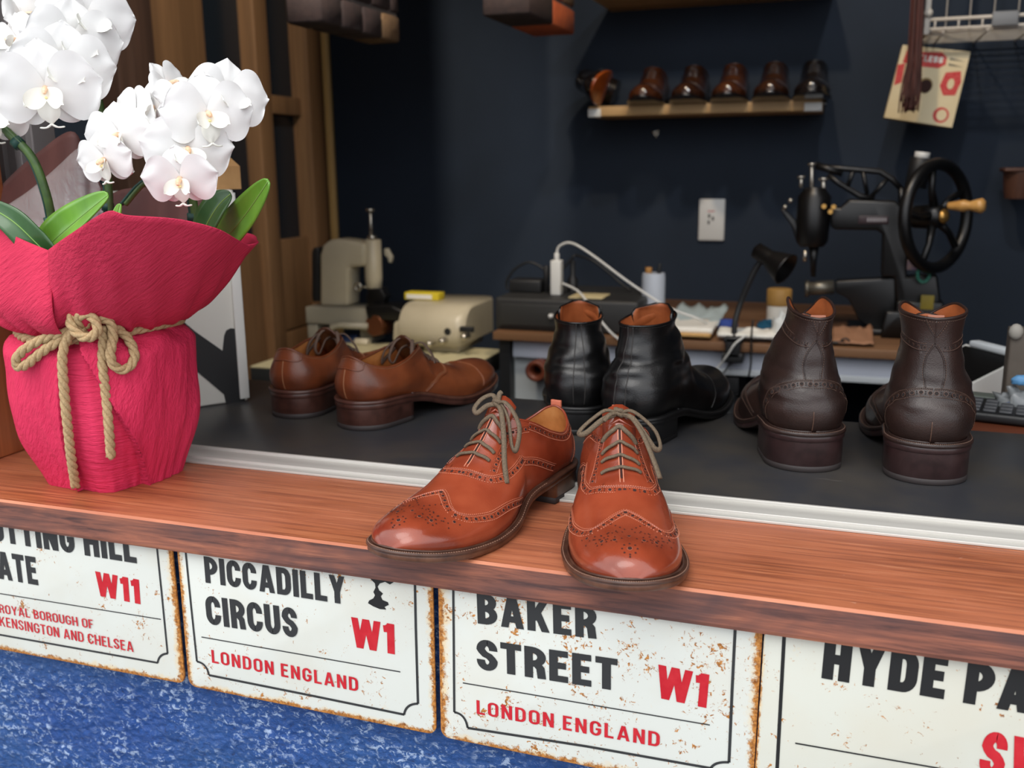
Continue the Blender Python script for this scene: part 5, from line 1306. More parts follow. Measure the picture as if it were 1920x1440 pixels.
# --- desk
DY = 2.05; dz = A(930, 622, Y=DY).z; dl = A(924, 622, Y=DY).x; dr = A(1812, 668, Y=DY).x; DT = dz+.0004
root = MB().box((dl, DY, dz-.019), (dr, BACK_Y-.002, dz), .0015).build('work_desk', DESKW); tag(root, 'wooden-topped work desk with white apron carrying the sewing machine', 'desk')
z1 = A(1558, 702, Y=DY+.03).z
g = MB(); g.box((A(962, 650, Y=DY+.03).x, DY+.03, z1), (dr-.03, DY+.05, dz-.0192)); g.build('apron', PANELW, root)
g = MB(); g.box((A(1340, 706, Y=DY+.026).x, DY+.026, z1-.014), (dr-.03, DY+.05, z1-.0002), .002); g.build('apron_lip', LIPW, root)
g = MB(); xa, xb = A(962, 700, Y=DY+.045).x, A(1358, 720, Y=DY+.045).x; g.box((xa, DY+.052, .02), (xb, BACK_Y-.05, dz-.0195), .002); g.build('cabinet', CABW, root)['label'] = 'grey-white cabinet under the desk'
g = MB(); g.box((dl+.008, DY+.02, 0), (A(961, 700, Y=DY+.03).x-.002, DY+.10, dz-.0192)); g.build('leg', BLACKP, root)
g = MB(); g.box((dr-.06, DY+.06, 0), (dr-.03, BACK_Y-.05, dz-.0192)); g.build('leg', BLACKP, root)
g = MB(); g.box((xb-.004, DY+.040, A(1345, 738, Y=DY+.04).z), (xb+.032, DY+.0515, A(1345, 705, Y=DY+.04).z), .002); g.build('hinge_block', BLACKP, root)
ROLLM = mat('brown_leather_roll', (112, 54, 30), .5, c2=(88, 40, 24), nscale=30)
for px, py, r_, lab in ((1003, 697, .0215, 'brown hollow leather roll, left one on the white cabinet'), (1033, 699, .0185, 'brown hollow leather roll, middle one beside the black boot'), (1088, 690, .016, 'brown leather roll glimpsed between the black boots')):
    c = A(px, py, Y=DY-.02); g = MB(); M_ = Matrix.Translation(c+Vector((0, .0715, 0))) @ Matrix.Rotation(R(90), 4, 'X')
    g.lathe([(r_*.80, .0), (r_, .02), (r_*1.1, .055), (r_*1.12, .068), (r_*.98, .070), (r_*.62, .068), (r_*.5, .03)], 22, M_, 0); t = g.build('leather_roll', ROLLM); tag(t, lab, 'leather roll', 'leather rolls below the desk')
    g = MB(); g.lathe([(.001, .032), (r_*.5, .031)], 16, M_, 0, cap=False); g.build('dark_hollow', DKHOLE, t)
# drawer unit
b0, b1 = A(928, 618, Y=DY+.03), A(1198, 552, Y=DY+.03); zt_ = A(930, 557, Y=DY+.03).z
UNIT = mat('charcoal_drawer_unit', (40, 40, 40), .55); root = MB().box((b0.x, DY+.03, DT), (b1.x, DY+.30, zt_), .008).build('drawer_unit', UNIT); tag(root, 'charcoal drawer unit with small white knob on the desk, under the charger', 'drawer unit')
f0, f1 = A(938, 609, Y=DY+.028), A(1128, 576, Y=DY+.028); g = MB(); g.box((f0.x, DY+.0255, f0.z), (f1.x, DY+.0298, f1.z), .0015); df = g.build('drawer', mat('charcoal_drawer_front', (46, 46, 45), .5), root)
g = MB(); c = A(1034, 592, Y=DY+.02); g.cyl((c.x, DY+.0254, c.z), (c.x, DY+.015, c.z), .004, 10); g.ball((c.x, DY+.013, c.z), .0058, 12); g.build('knob', WHITEP, df)
UT = zt_+.0004
def standing(name, label, cat, px, m, prof, Y, Z, group=None, n=22):
    c = A(px, 500, Y=Y); g = MB(); g.lathe(prof, n, Matrix.Translation((c.x, Y, Z))); t = g.build(name, m); tag(t, label, cat, group); return t, Vector((c.x, Y, Z))
c0, c1 = A(1034, 533, Y=DY+.10), A(1053, 488, Y=DY+.10); g = MB(); g.box((c0.x, DY+.09, UT), (c1.x, DY+.115, c1.z), .003)
ch = g.build('charger', WHITEP); tag(ch, 'white plug charger standing on the charcoal drawer unit', 'charger')
g = MB(); t0 = A(1044, 486, Y=DY+.10); wire(g, [t0-Vector((0, 0, .004)), A(1044, 474, Y=DY+.10), A(1050, 461, Y=DY+.10), A(1072, 456, Y=DY+.09), A(1110, 478, Y=DY+.07), A(1180, 530, Y=DY+.05), A(1250, 575, Y=DY+.04), A(1310, 598, Y=DY+.06), A(1330, 610, Y=DY+.10)], .0028, 8, 8); g.cyl(t0-Vector((0, 0, .006)), t0+Vector((0, 0, .014)), .0062, 10)
tag(g.build('power_cable', WHITEP), 'long white cable looping from the charger down to the papers', 'cable')
g = MB(); wire(g, [A(1054, 531, Y=DY+.085), A(1085, 547, Y=DY+.05), A(1110, 580, Y=DY+.01), A(1140, 618, Y=DY-.012), A(1165, 640, Y=DY-.012), A(1200, 668, Y=DY-.01)], .0026, 8, 8); tag(g.build('power_cable', WHITEP), 'white cable hanging from the charger over the drawer unit front', 'cable')
g = MB(); wire(g, [A(952, 543, Y=DY+.22), A(950, 528, Y=DY+.22), A(965, 505, Y=DY+.22), A(990, 492, Y=DY+.22), A(1010, 498, Y=DY+.22), A(1040, 515, Y=DY+.22), A(1078, 478, Y=DY+.22)], .003, 7, 8); wire(g, [A(1078, 478, Y=DY+.22), A(1110, 488, Y=DY+.2), A(1140, 510, Y=DY+.2), A(1160, 528, Y=DY+.2), A(1182, 545, Y=DY+.19)], .003, 7, 8)
tag(g.build('power_cable', BLACKP), 'black cable curling behind the white charger', 'cable')
g = MB(); a = A(985, 549, Y=DY+.14); g.box((a.x-.035, DY+.12, UT), (a.x+.045, DY+.18, UT+.030), .004); g.cyl((a.x+.05, DY+.15, UT), (a.x+.05, DY+.15, UT+.062), .007, 10); tag(g.build('cable_reel', BLACKP), 'black hub with a post beside the charger on the drawer unit', 'hub')
t, c = standing('small_bottle', 'slim black bottle behind the charger on the drawer unit', 'bottle', 1074, BLACKP, [(.012, 0), (.0125, .03), (.006, .04), (.006, .075)], DY+.16, UT)
g = MB(); a, b = A(1072, 556, Y=DY+.08), A(1135, 552, Y=DY+.08); g.box((a.x, DY+.05, UT), (b.x, DY+.13, UT+.003), .001); tag(g.build('note_card', mat('ivory_card', (200, 184, 140), .7)), 'small ivory card lying on the drawer unit', 'card')
# spray can
CANM = mat('pale_blue_can_label', (186, 194, 206), .35, c2=(150, 166, 196), nscale=22, lo=.58, hi=.66)
t, c = standing('spray_can', 'tall pale blue and white can behind the papers on the desk', 'can', 1226, CANM, [(.026, 0), (.0272, .004), (.0272, .088), (.0255, .095)], DY+.16, DT)
can_h = A(1226, 512, Y=DY+.16).z-DT
for v in t.data.vertices: v.co.z = DT+(v.co.z-DT)*can_h/.095
g = MB(); g.cyl((c.x-.012, c.y, DT+can_h), (c.x-.012, c.y, DT+can_h+.013), .008, 10, 0); g.build('orange_cap', mat('orange_cap', (168, 120, 60), .5), t); g = MB(); g.cyl((c.x+.012, c.y, DT+can_h), (c.x+.014, c.y, DT+can_h+.022), .006, 10, 0, .003); g.build('nozzle', BLACKP, t)
# papers and cloths
def sheet_flat(name, label, px0, px1, Y0, Y1, z, m, cat='paper', bumpy=.002, th=.0012, seed=0, skew=0):
    a, b = A(px0, 620, Y=Y0), A(px1, 620, Y=Y0); rows = []
    for j in range(9):
        v = j/8; rows.append([Vector((a.x+(b.x-a.x)*i/12+skew*v, Y0+(Y1-Y0)*v, z+th+bumpy*(1+noise.noise(Vector((i*.5+seed, v*3, seed))))*(.3+v))) for i in range(13)])
    g = MB(); g.grid(rows, flip=False); o = g.build(name, m); s_ = o.modifiers.new('solid', 'SOLIDIFY'); s_.thickness = th; s_.offset = 1; tag(o, label, cat); return o
sheet_flat('paper_stack', 'stack of white papers at the desk front beside the black boots', 1245, 1335, DY+.02, DY+.16, DT, PAPER, th=.012, seed=1, bumpy=.0004)
sheet_flat('notebook', 'tan notebook lying under the pale papers on the desk', 1205, 1332, DY+.005, DY+.12, DT, mat('tan_notebook', (190, 150, 92), .7), 'notebook', .0002, .007, 2)
sheet_flat('paper_sheet', 'pale blue crumpled sheet leaning on the papers', 1245, 1346, DY+.10, DY+.30, DT+.014, mat('pale_blue_sheet', (176, 190, 192), .7), 'paper', .014, .0012, 5)
def lump(name, label, cat, px, py, Y, r, m, sx=1, sy=1, sz=1, seed=0, rough=.35, z=None):
    c = A(px, py, Y=Y); zz = (DT if z is None else z); rows = []; n = 20; h = 12
    for i in range(h+1):
        a = PI*i/h; rw = []
        for k in range(n):
            b = 2*PI*k/n; d = Vector((math.sin(a)*math.cos(b), math.sin(a)*math.sin(b), -math.cos(a))); q_ = r*(1+rough*noise.noise(d*2.2+Vector((seed, 0, 0)))+rough*.5*noise.noise(d*6+Vector((0, seed, 0))))
            rw.append(Vector((c.x+d.x*q_*sx, Y+d.y*q_*sy, max(zz, zz+r*sz*.75+d.z*q_*sz))))
        rows.append(rw)
    g = MB(); g.grid(rows, wrap=True); o = g.build(name, m); tag(o, label, cat); return o
lump('blue_cloth', 'bright blue cloth scrap beside the lamp neck on the desk', 'cloth', 1362, 598, DY+.14, .020, mat('bright_blue_cloth', (40, 64, 140), .8), 1.2, .8, .8, 3)
lump('teal_cloth', 'teal cloth crumpled before the cardboard tube', 'cloth', 1440, 605, DY+.10, .024, mat('teal_cloth', (38, 100, 130), .8), 1.1, .8, .85, 6)
lump('tissue', 'crumpled white tissue beside the brown boot on the desk', 'tissue', 1468, 615, DY+.045, .030, PAPER, .85, .6, 1.1, 9, .6)
sheet_flat('tissue_pad', 'flat white tissue pad along the desk front by the lamp clamp', 1345, 1455, DY+.008, DY+.06, DT, PAPER, 'tissue', .006, .008, 11)
sheet_flat('leather_scrap', 'tan leather scraps lying under the black sewing machine', 1562, 1640, DY+.02, DY+.15, DT, mat('tan_leather_scrap', (150, 108, 80), .7), 'leather', .014, .002, 14)
g = MB(); a = A(1573, 643, Y=DY+.02); g.tube([a+Vector((-.02, 0, -.001)), a+Vector((.012, .005, .001))], .0035, 6); g.tube([a+Vector((.012+.008*math.cos(t_), .005, .001+.006*math.sin(t_)+.002)) for t_ in [2*PI*i/10 for i in range(10)]], .002, 6, closed=True); tag(g.build('scissors', BLACKP), 'small black scissors on the desk edge beside the brown boot', 'scissors')
t, c = standing('cardboard_tube', 'kraft and white cardboard tube jar standing behind the tissue', 'jar', 1464, PAPER, [(.0255, 0), (.026, .002), (.026, .055)], DY+.18, DT)
hh = A(1464, 572, Y=DY+.18).z-DT; ht = A(1464, 541, Y=DY+.18).z-DT
for v in t.data.vertices: v.co.z = DT+(v.co.z-DT)*hh/.055
g = MB(); g.lathe([(.027, hh), (.0275, hh+.002), (.0275, ht-.002), (.025, ht), (.001, ht)], 22, Matrix.Translation(c)); g.build('lid', mat('kraft_tube_lid', (160, 122, 62), .6), t)
# desk lamp
LY = DY-.004; root = empty('desk_lamp', A(1375, 640, Y=LY)); tag(root, 'black clip-on desk lamp with bent neck on the desk edge', 'lamp'); Tm = Matrix.Translation(-A(1375, 640, Y=LY))
g = MB(Tm); wire(g, [Vector((A(1375, 640, Y=LY).x, DY+.012, dz+.010)), A(1378, 605, Y=LY+.02), A(1388, 570, Y=LY+.03), A(1404, 530, Y=LY+.03), A(1418, 502, Y=LY+.03), A(1428, 488, Y=LY+.03)], .0062, 10, 8); g.build('neck', BLACKP, root)
a, b = A(1420, 470, Y=LY+.03), A(1474, 505, Y=LY+.0); d = (b-a).normalized(); M_ = Matrix.Translation(a) @ d.to_track_quat('Z', 'Y').to_matrix().to_4x4(); L_ = (b-a).length
g = MB(Tm @ M_); g.lathe([(.010, -.006), (.0165, -.002), (.0175, L_*.42), (.022, L_*.55), (.033, L_*.95), (.0345, L_), (.032, L_), (.020, L_*.6), (.001, L_*.55)], 26); g.build('lamp_shade', BLACKM, root)
g = MB(Tm); c = A(1375, 650, Y=LY); g.box((c.x-.022, DY-.018, dz-.040), (c.x+.022, DY+.03, dz-.0195), .003); g.box((c.x-.016, DY-.018, dz-.030), (c.x+.016, DY-.006, dz+.016), .003); g.box((c.x-.020, DY-.018, dz+.0022), (c.x+.020, DY+.04, dz+.014), .003); g.build('clamp', BLACKP, root)
g = MB(); wire(g, [A(1412, 600, Y=DY-.006), A(1409, 630, Y=DY-.008), A(1408, 680, Y=DY-.004), A(1404, 705, Y=DY-.004)], .0022, 6); wire(g, [A(1380, 668, Y=DY+.018), A(1352, 705, Y=DY-.004), A(1322, 738, Y=DY-.004), A(1305, 770, Y=DY-.004)], .0022, 6); gl = MB(Tm); gl.v = [Tm @ v for v in g.v]; gl.f, gl.mi, gl.sm = g.f, g.mi, g.sm; gl.build('cord', BLACKP, root)
g = MB(); wire(g, [A(1400, 628, Y=DY-.030), A(1378, 645, Y=DY-.032), A(1364, 666, Y=DY-.026), A(1345, 690, Y=DY-.006), A(1318, 712, Y=DY-.006), A(1290, 735, Y=DY-.006)], .0024, 6); tag(g.build('power_cable', WHITEP), 'white cable draped over the lamp clamp and down the apron', 'cable')
# --- patching sewing machine
PY = 2.28; root = empty('patching_machine', A(1690, 600, Y=PY)); tag(root, 'black cast-iron patching sewing machine with large hand wheel on the desk', 'sewing machine'); Tm = Matrix.Translation(-A(1690, 600, Y=PY))
g = MB(Tm); pprism(g, [(1565, 431), (1557, 425), (1556, 388), (1575, 390), (1592, 374), (1640, 376), (1682, 378), (1700, 400), (1704, 440), (1700, 520), (1758, 515), (1764, 560), (1762, 600), (1700, 600), (1682, 584), (1676, 520), (1652, 520), (1655, 440), (1645, 432)], PY-.03, .062, 0, .006)
zb_ = DT; a = A(1600, 600, Y=PY); b = A(1765, 600, Y=PY)
g.box((A(1676, 600, Y=PY).x, PY-.045, zb_+.012), (A(1764, 600, Y=PY).x, PY+.05, A(1700, 560, Y=PY).z), .006); g.box((A(1590, 600, Y=PY).x, PY-.06, zb_), (A(1775, 600, Y=PY).x, PY+.07, zb_+.014), .004)
pprism(g, [(1566, 527), (1680, 521), (1680, 600), (1640, 622), (1610, 600), (1590, 560), (1566, 548)], PY-.022, .045, 0, .004); g.build('body', BLACKM, root)
g = MB(Tm); c0, c1 = A(1528, 352, Y=PY-.01), A(1526, 462, Y=PY-.01); w2 = (A(1560, 400, Y=PY).x-A(1496, 400, Y=PY).x)/2
M_ = Matrix.Translation((c0.x, PY-.01, 0)); g.lathe([(w2*.72, c1.z), (w2*.95, c1.z+.012), (w2, c1.z+.05), (w2*.98, c0.z-.02), (w2*.7, c0.z-.006), (w2*.6, c0.z)], 24, M_)
g.tube([A(1526, 460, Y=PY-.01), A(1525, 488, Y=PY-.01), A(1525, 519, Y=PY-.01)], [.012, .0075, .005], 10); pprism(g, [(1462, 393), (1470, 391), (1492, 414), (1500, 440), (1492, 452), (1484, 424)], PY-.02, .02, 0, .003); g.build('needle_head', BLACKM, root)
g = MB(Tm)
for px, y0, y1, r_ in ((1522, 306, 362, .0045), (1502, 330, 352, .0042), (1544, 334, 362, .0055)):
    g = MB(Tm); g.cyl(A(px, y1, Y=PY-.012), A(px, y0+4, Y=PY-.012), r_, 10); g.cyl(A(px, y0+4, Y=PY-.012), A(px, y0, Y=PY-.012), r_*2.1, 12); g.build('bright_bolt', STEEL, root)
g = MB(Tm)
for px, py in ((1472, 388), (1482, 376)): g = MB(Tm); g.ball(A(px, py, Y=PY-.03), .0055, 10); g.build('lever_ball', STEEL, root)
g = MB(Tm); g.tube([A(1510, 470, Y=PY-.03), A(1509, 490, Y=PY-.03)], .0045, 8); g.build('needle_clamp', STEEL, root)
g = MB(Tm)
for px, py in ((1545, 387), (1557, 397), (1563, 388)): g = MB(Tm); g.cyl(A(px, py, Y=PY-.045), A(px, py, Y=PY-.052), .0055, 10); g.build('brass_screw', BRASS, root)
g = MB(Tm); TY = PY
for pts, r_ in (([(1533, 312), (1580, 316), (1650, 322), (1672, 336), (1692, 356)], .0062), ([(1552, 328), (1575, 345), (1611, 367), (1640, 372)], .0062), ([(1600, 320), (1589, 350)], .0048), ([(1618, 321), (1626, 364)], .0048), ([(1663, 336), (1634, 368)], .0048), ([(1690, 352), (1690, 390)], .007)): g.tube([A(x, y, Y=TY) for x, y in pts], r_, 8)
g.tube([A(1530, 310, Y=TY), A(1580, 325, Y=TY)], .008, 8); g.build('lever_frame', BLACKM, root)
g = MB(Tm); g.tube([A(1510, 541, Y=PY), A(1564, 538, Y=PY)], .0155, 12); g.tube([A(1510, 541, Y=PY), A(1517, 541, Y=PY)], .019, 14); g.build('lower_arm_tip', mat('worn_steel', (120, 116, 106), .4, .8), root)
c = A(1756, 406, Y=PY-.055); nrm = Vector((.78, -.62, .05)).normalized(); M_ = Matrix.Translation(c) @ nrm.to_track_quat('Z', 'Y').to_matrix().to_4x4(); RW = .108
g = MB(Tm @ M_); g.tube([(RW*math.cos(2*PI*i/48), RW*math.sin(2*PI*i/48), 0) for i in range(48)], .0128, 12, closed=True)
for k in range(5): a_ = 2*PI*k/5+.5; g.tube([(.018*math.cos(a_), .018*math.sin(a_), -.004), (.06*math.cos(a_+.12), .06*math.sin(a_+.12), -.002), (RW*math.cos(a_), RW*math.sin(a_), 0)], [.010, .007, .008], 8)
g.lathe([(.024, -.05), (.026, -.012), (.022, .012), (.012, .016)], 18); wh = g.build('hand_wheel', BLACKM, root)
g = MB(Tm @ M_); g.lathe([(.014, .014), (.016, .018), (.010, .024), (.001, .026)], 14); g.build('brass_hub', BRASS, wh)
h0 = A(1797, 386, Y=PY-.09); h1 = A(1848, 386, Y=PY-.11); d = (h1-h0).normalized(); L_ = (h1-h0).length; M_ = Matrix.Translation(h0) @ d.to_track_quat('Z', 'Y').to_matrix().to_4x4()
g = MB(Tm @ M_); g.lathe([(.007, -.02), (.0105, 0), (.0125, L_*.2), (.009, L_*.42), (.0135, L_*.7), (.0155, L_*.86), (.010, L_*.98), (.004, L_)], 18); g.build('crank_handle', mat('golden_turned_handle', (206, 158, 92), .3, c2=(186, 136, 72), nscale=30), root)
s0, s1 = A(1716, 352, Y=PY+.0), A(1728, 296, Y=PY+.0); g = MB(Tm); g.cyl(s0, s1, .0225, 18); g.build('thread_spool', BLACKP, root); d = (s1-s0).normalized(); g = MB(Tm); g.cyl(s1, s1+d*.012, .0155, 16); g.build('spool_cap', WHITEP, root); g = MB(Tm); g.cyl(A(1690, 364, Y=PY), A(1703, 370, Y=PY), .007, 10); g.build('white_bobbin', WHITEP, root)
g = MB(Tm); a, b = A(1609, 420, Y=PY-.0325), A(1667, 405, Y=PY-.0325); g.box((a.x, PY-.033, a.z), (b.x, PY-.0305, b.z), .001); npl = g.build('name_plate', mat('dark_plum_plate', (50, 34, 38), .4), root)
g = MB(Tm)
for i in range(7): x = 1626+5.4*i; p_ = A(x, 412, Y=PY-.0335); g.box((p_.x, PY-.0338, p_.z-.004), (p_.x+.0038, PY-.0331, p_.z+.004))
g.build('worn_lettering', mat('worn_silver_print', (150, 146, 150), .5), npl)
g = MB(Tm); c = A(1732, 514, Y=PY-.052); g.tube([c+Vector((.012*math.cos(2*PI*i/20), .0, .017*math.sin(2*PI*i/20))) for i in range(20)], .0038, 8, closed=True); g.build('green_ring', mat('green_rubber_ring', (40, 110, 92), .5), root)
g = MB(Tm); a, b = A(1725, 580, Y=PY-.047), A(1752, 554, Y=PY-.047); g.box((a.x, PY-.0475, a.z), (b.x, PY-.0455, b.z), .0005); g.build('yellow_tag', mat('mustard_tag', (128, 112, 28), .6), root)
g = MB(Tm); a, b = A(1700, 506, Y=PY-.034), A(1722, 482, Y=PY-.034); g.box((a.x, PY-.0345, a.z), (b.x, PY-.031, b.z), .0005); g.build('purple_label', mat('purple_label', (84, 70, 104), .6, c2=(130, 112, 104), nscale=70), root)
g = MB(Tm); pprism(g, [(1662, 585), (1690, 585), (1704, 640), (1650, 645), (1654, 615)], PY-.085, .03, 0, .004); g.build('front_foot', BLACKM, root)
# --- payment tablet stand, calculator, organiser at the right
ZB = .9065
MYt = 1.36
xr_ = A(1885, 700, Y=MYt).x; wd = .10
prof = [(0, ZB+.0004), (.105, ZB+.0004), (.105, A(1885, 692, Y=MYt+.06).z), (.097, A(1885, 690, Y=MYt+.06).z), (0, ZB+.012)]
def wedge(mb, x_0, x_1, y0, pr, mi=0):
    n = len(pr); a_ = [Vector((x_0, y0+p, z)) for p, z in pr]; b_ = [Vector((x_1, y0+p, z)) for p, z in pr]
    mb.add(a_+b_, [list(range(n)), [n+i for i in range(n)][::-1]]+[[i, n+i, n+(i+1) % n, (i+1) % n] for i in range(n)], mi, False)
lo_ = A(1806, 757, Z=ZB); M_ = Matrix.Translation((lo_.x, lo_.y+.035, 0)) @ Matrix.Rotation(R(-58), 4, 'Z') @ Matrix.Translation((-.06, .03, 0))
g = MB(M_); wedge(g, -.06, .06, -.03, prof); stnd = g.build('tablet_stand', WHITEP); tag(stnd, 'white wedge stand with a black screen beside the right brown boot', 'payment terminal')
zt2 = prof[3][1]; g = MB(M_); e = Vector((0, .097, zt2-ZB-.012)).normalized(); nn = Vector((0, -e.z, e.y)); o_ = Vector((0, -.03, ZB+.012)); L_ = math.hypot(.097, zt2-ZB-.012)
cs = [o_+e*(.008)+Vector((x, 0, 0))+nn*.0012 for x in (-.054, .054)]+[o_+e*(L_-.006)+Vector((x, 0, 0))+nn*.0012 for x in (.054, -.054)]
g.add(cs+[c_-nn*.001 for c_ in cs], [[0, 1, 2, 3], [0, 4, 5, 1], [1, 5, 6, 2], [2, 6, 7, 3], [3, 7, 4, 0]], 0, False); g.build('screen', mat('black_glass_screen', (8, 8, 9), .5, spec=.2), stnd)
g = MB(M_); g.box((-.045, .060, zt2-.001), (.040, .078, zt2+.009), .003); g.build('top_bar', LIPW, stnd)
c = A(1858, 772, Z=ZB+.006); M_ = Matrix.Translation((c.x+.012, c.y, ZB+.0004)) @ Matrix.Rotation(R(-12), 4, 'Z') @ Matrix.Rotation(R(4), 4, 'X')
g = MB(M_); g.box((-.062, -.045, .004), (.075, .048, .016), .004); cal = g.build('calculator', BLACKP); tag(cal, 'dark calculator with blue and grey keys lying on the brown board', 'calculator')
KEY = mat('grey_key', (62, 64, 68), .5); KB = mat('blue_key', (60, 92, 150), .5)
for j in range(4):
    for i in range(6):
        g = MB(M_); x = -.056+.0185*i; y = -.040+.0145*j; g.box((x, y, .0160), (x+.015, y+.011, .0195), .0015); g.build('key', KB if (i > 2 and j == 3) else KEY, cal)
g = MB(M_); g.box((-.050, .020, .0160), (.066, .042, .0185), .001); g.build('display', mat('calculator_display', (84, 92, 86), .3), cal)
c = A(1904, 664, Y=1.40); g = MB(); z_t = A(1900, 615, Y=1.40).z; g.box((A(1889, 660, Y=1.40).x, 1.39, ZB+.0004), (A(1960, 660, Y=1.40).x, 1.42, z_t), .003)
org = g.build('desk_organiser', mat('taupe_board', (92, 84, 76), .7, c2=(82, 74, 66), nscale=20)); tag(org, 'taupe upright board at the right edge above the calculator', 'organiser')
g = MB(); c = A(1905, 622, Y=1.388); g.ball(c, .009, 12, 0, (1, .7, 1.2)); g.build('worn_corner', mat('worn_grey_clip', (150, 146, 138), .6), org)
lump('plastic_bag', 'crumpled clear grey plastic wrap in front of the taupe board', 'bag', 1912, 740, 1.352, .026, mat('grey_plastic_film', (120, 124, 126), .25), 1.0, .5, .8, 21, .9, z=ZB+.0004)
lump('blue_wrapper', 'small bright blue wrapper on the plastic wrap at the right edge', 'wrapper', 1914, 722, 1.345, .010, mat('sky_blue_wrapper', (86, 140, 186), .5), 1.2, .7, .7, 23, .3, z=ZB+.045)
# --- skiving machine on its table
TZ = .79; tr = A(943, 655, Z=TZ); TX0, TX1, TYb = -1.27, tr.x, tr.y; TYf = A(827, 698, Z=TZ).y-.06
TBL = mat('beige_table_top', (196, 188, 152), .45); TBE = mat('dark_grey_table_edge', (44, 46, 46), .6)
root = MB().box((TX0, TYf, TZ-.004), (TX1, TYb, TZ), .001).build('machine_table', TBL); tag(root, 'beige machine table behind the tan shoes', 'table')
g = MB(); g.box((TX0, TYf, TZ-.045), (TX1, TYb, TZ-.0042), .001); g.build('table_rim', TBE, root)
for x in (TX0+.05, TX1-.06):
    for y in (TYf+.05, TYb-.06): g = MB(); g.box((x-.02, y-.02, 0), (x+.02, y+.02, TZ-.0452)); g.build('leg', BLACKP, root)
MY = A(810, 667, Z=TZ).y+.10; root = empty('skiving_machine', A(740, 660, Y=MY)); tag(root, 'cream leather skiving machine with tall post and rounded motor hood behind the tan shoes', 'machine'); Tm = Matrix.Translation(-A(740, 660, Y=MY)); T0 = TZ+.0004
g = MB(Tm); pprism(g, [(599, 575), (599, 478), (604, 460), (616, 450), (632, 448), (656, 451), (684, 457), (684, 500), (658, 501), (653, 507), (653, 575)], MY+.02, .07, 0, .010); g.build('arm_post', CREAM, root)
g = MB(Tm); pprism(g, [(586, 566), (584, 556), (584, 472), (588, 464), (595, 464), (598, 470), (598, 566)], MY+.03, .05, 0, .004); g.build('side_pad', BLACKP, root)
cx = A(700, 500, Y=MY+.05).x; za, zb2 = A(700, 542, Y=MY+.05).z, A(700, 449, Y=MY+.05).z; g = MB(Tm @ Matrix.Translation((cx, MY+.05, 0))); g.lathe([(.014, za), (.020, za+.004), (.0225, za+.03), (.0225, zb2-.002), (.020, zb2)], 24); g.build('presser_column', CREAM, root)
g = MB(Tm); g.cyl((cx-.002, MY+.05, zb2), (cx-.002, MY+.05, A(700, 398, Y=MY+.05).z), .0042, 10); zc = A(700, 396, Y=MY+.05).z; g.cyl((cx-.002, MY+.05, zc), (cx-.002, MY+.05, zc+.006), .0115, 16); g.cyl((cx, MY+.05, zb2), (cx, MY+.05, zb2+.01), .012, 14); g.build('adjusting_rod', STEEL, root)
g = MB(Tm); pprism(g, [(720, 466), (726, 466), (735, 482), (733, 493), (728, 492), (727, 484), (720, 478)], MY+.045, .012, 0, .002); g.build('lever', GREYE, root)
g = MB(Tm); pprism(g, [(690, 541), (714, 541), (722, 556), (718, 572), (688, 572), (686, 556)], MY+.03, .035, 0, .002); pprism(g, [(684, 574), (735, 574), (764, 590), (760, 602), (690, 598)], MY-.01, .08, 0, .002); g.build('presser_foot', BLACKM, root)
g = MB(Tm); c = A(671, 538, Y=MY+.04); g.tube([c+Vector((.008*math.cos(2*PI*i/16), 0, .010*math.sin(2*PI*i/16))) for i in range(16)], .0034, 8, closed=True); g.cyl(c+Vector((.008, .0, 0)), Vector((cx-.015, MY+.045, c.z)), .003, 8); g.build('side_knob', STEEL, root)
xb0, xb1 = A(573, 600, Y=MY).x, A(690, 600, Y=MY).x; zp = A(600, 574, Y=MY+.02).z; zq = A(600, 608, Y=MY).z
g = MB(Tm); g.box((xb0, MY+.0, zq), (xb1, MY+.10, zp), .004); g.box((xb0, MY+.005, T0), (xb0+.030, MY+.10, zq+.004), .004); g.box((xb1-.035, MY+.02, T0), (xb1-.002, MY+.10, zq+.002), .003); g.tube([A(616, 632, Y=MY-.01), A(624, 612, Y=MY-.01), A(640, 610, Y=MY-.01), A(690, 612, Y=MY-.01)], .0085, 10); g.build('bed_frame', GREYE, root)
g = MB(Tm); c = A(652, 645, Y=MY+.03); g.cyl((c.x-.03, MY+.03, c.z), (c.x+.032, MY+.03, c.z), .026, 20); g.build('blue_motor', mat('navy_motor', (40, 58, 96), .45), root)
g = MB(Tm); c = A(680, 643, Y=MY-.01); g.cyl((c.x-.02, MY-.01, c.z), (c.x+.018, MY-.01, c.z), .012, 16); g.build('feed_roller', CREAM, root)
g = MB(Tm); c = A(706, 612, Y=MY-.0); g.cyl((c.x-.002, MY-.012, c.z+.004), (c.x+.006, MY+.05, c.z), .027, 28); g.build('bell_knife', mat('bronze_bell_knife', (110, 66, 42), .35, .6), root)
g = MB(Tm); pprism(g, [(738, 606), (744, 602), (764, 600), (769, 606), (769, 640), (764, 644), (742, 644), (736, 636)], MY-.035, .05, 0, .004); g.build('knife_cover', CREAM, root)
x0_, x1_ = A(766, 600, Y=MY).x, A(887, 600, Y=MY).x; zt3 = A(820, 562, Y=MY+.05).z; zl = A(820, 648, Y=MY-.06).z
pr = [(.16, zl), (.16, zt3)]+[(-.0+.0-.07*math.sin(R(a)), zt3-.07*.9+.07*.9*math.cos(R(a))) for a in range(0, 91, 9)]+[(-.07, zl)]
g = MB(Tm); n = len(pr)
rows = []
for x, s_ in ((x0_, .93), (x0_+.006, 1), (x1_-.022, 1), (x1_-.008, .97), (x1_, .86)):
    yc, zc_ = .045, (zl+zt3)/2; rows.append([Vector((x, MY+yc+(p-yc)*s_, zc_+(z-zc_)*s_)) for p, z in pr])
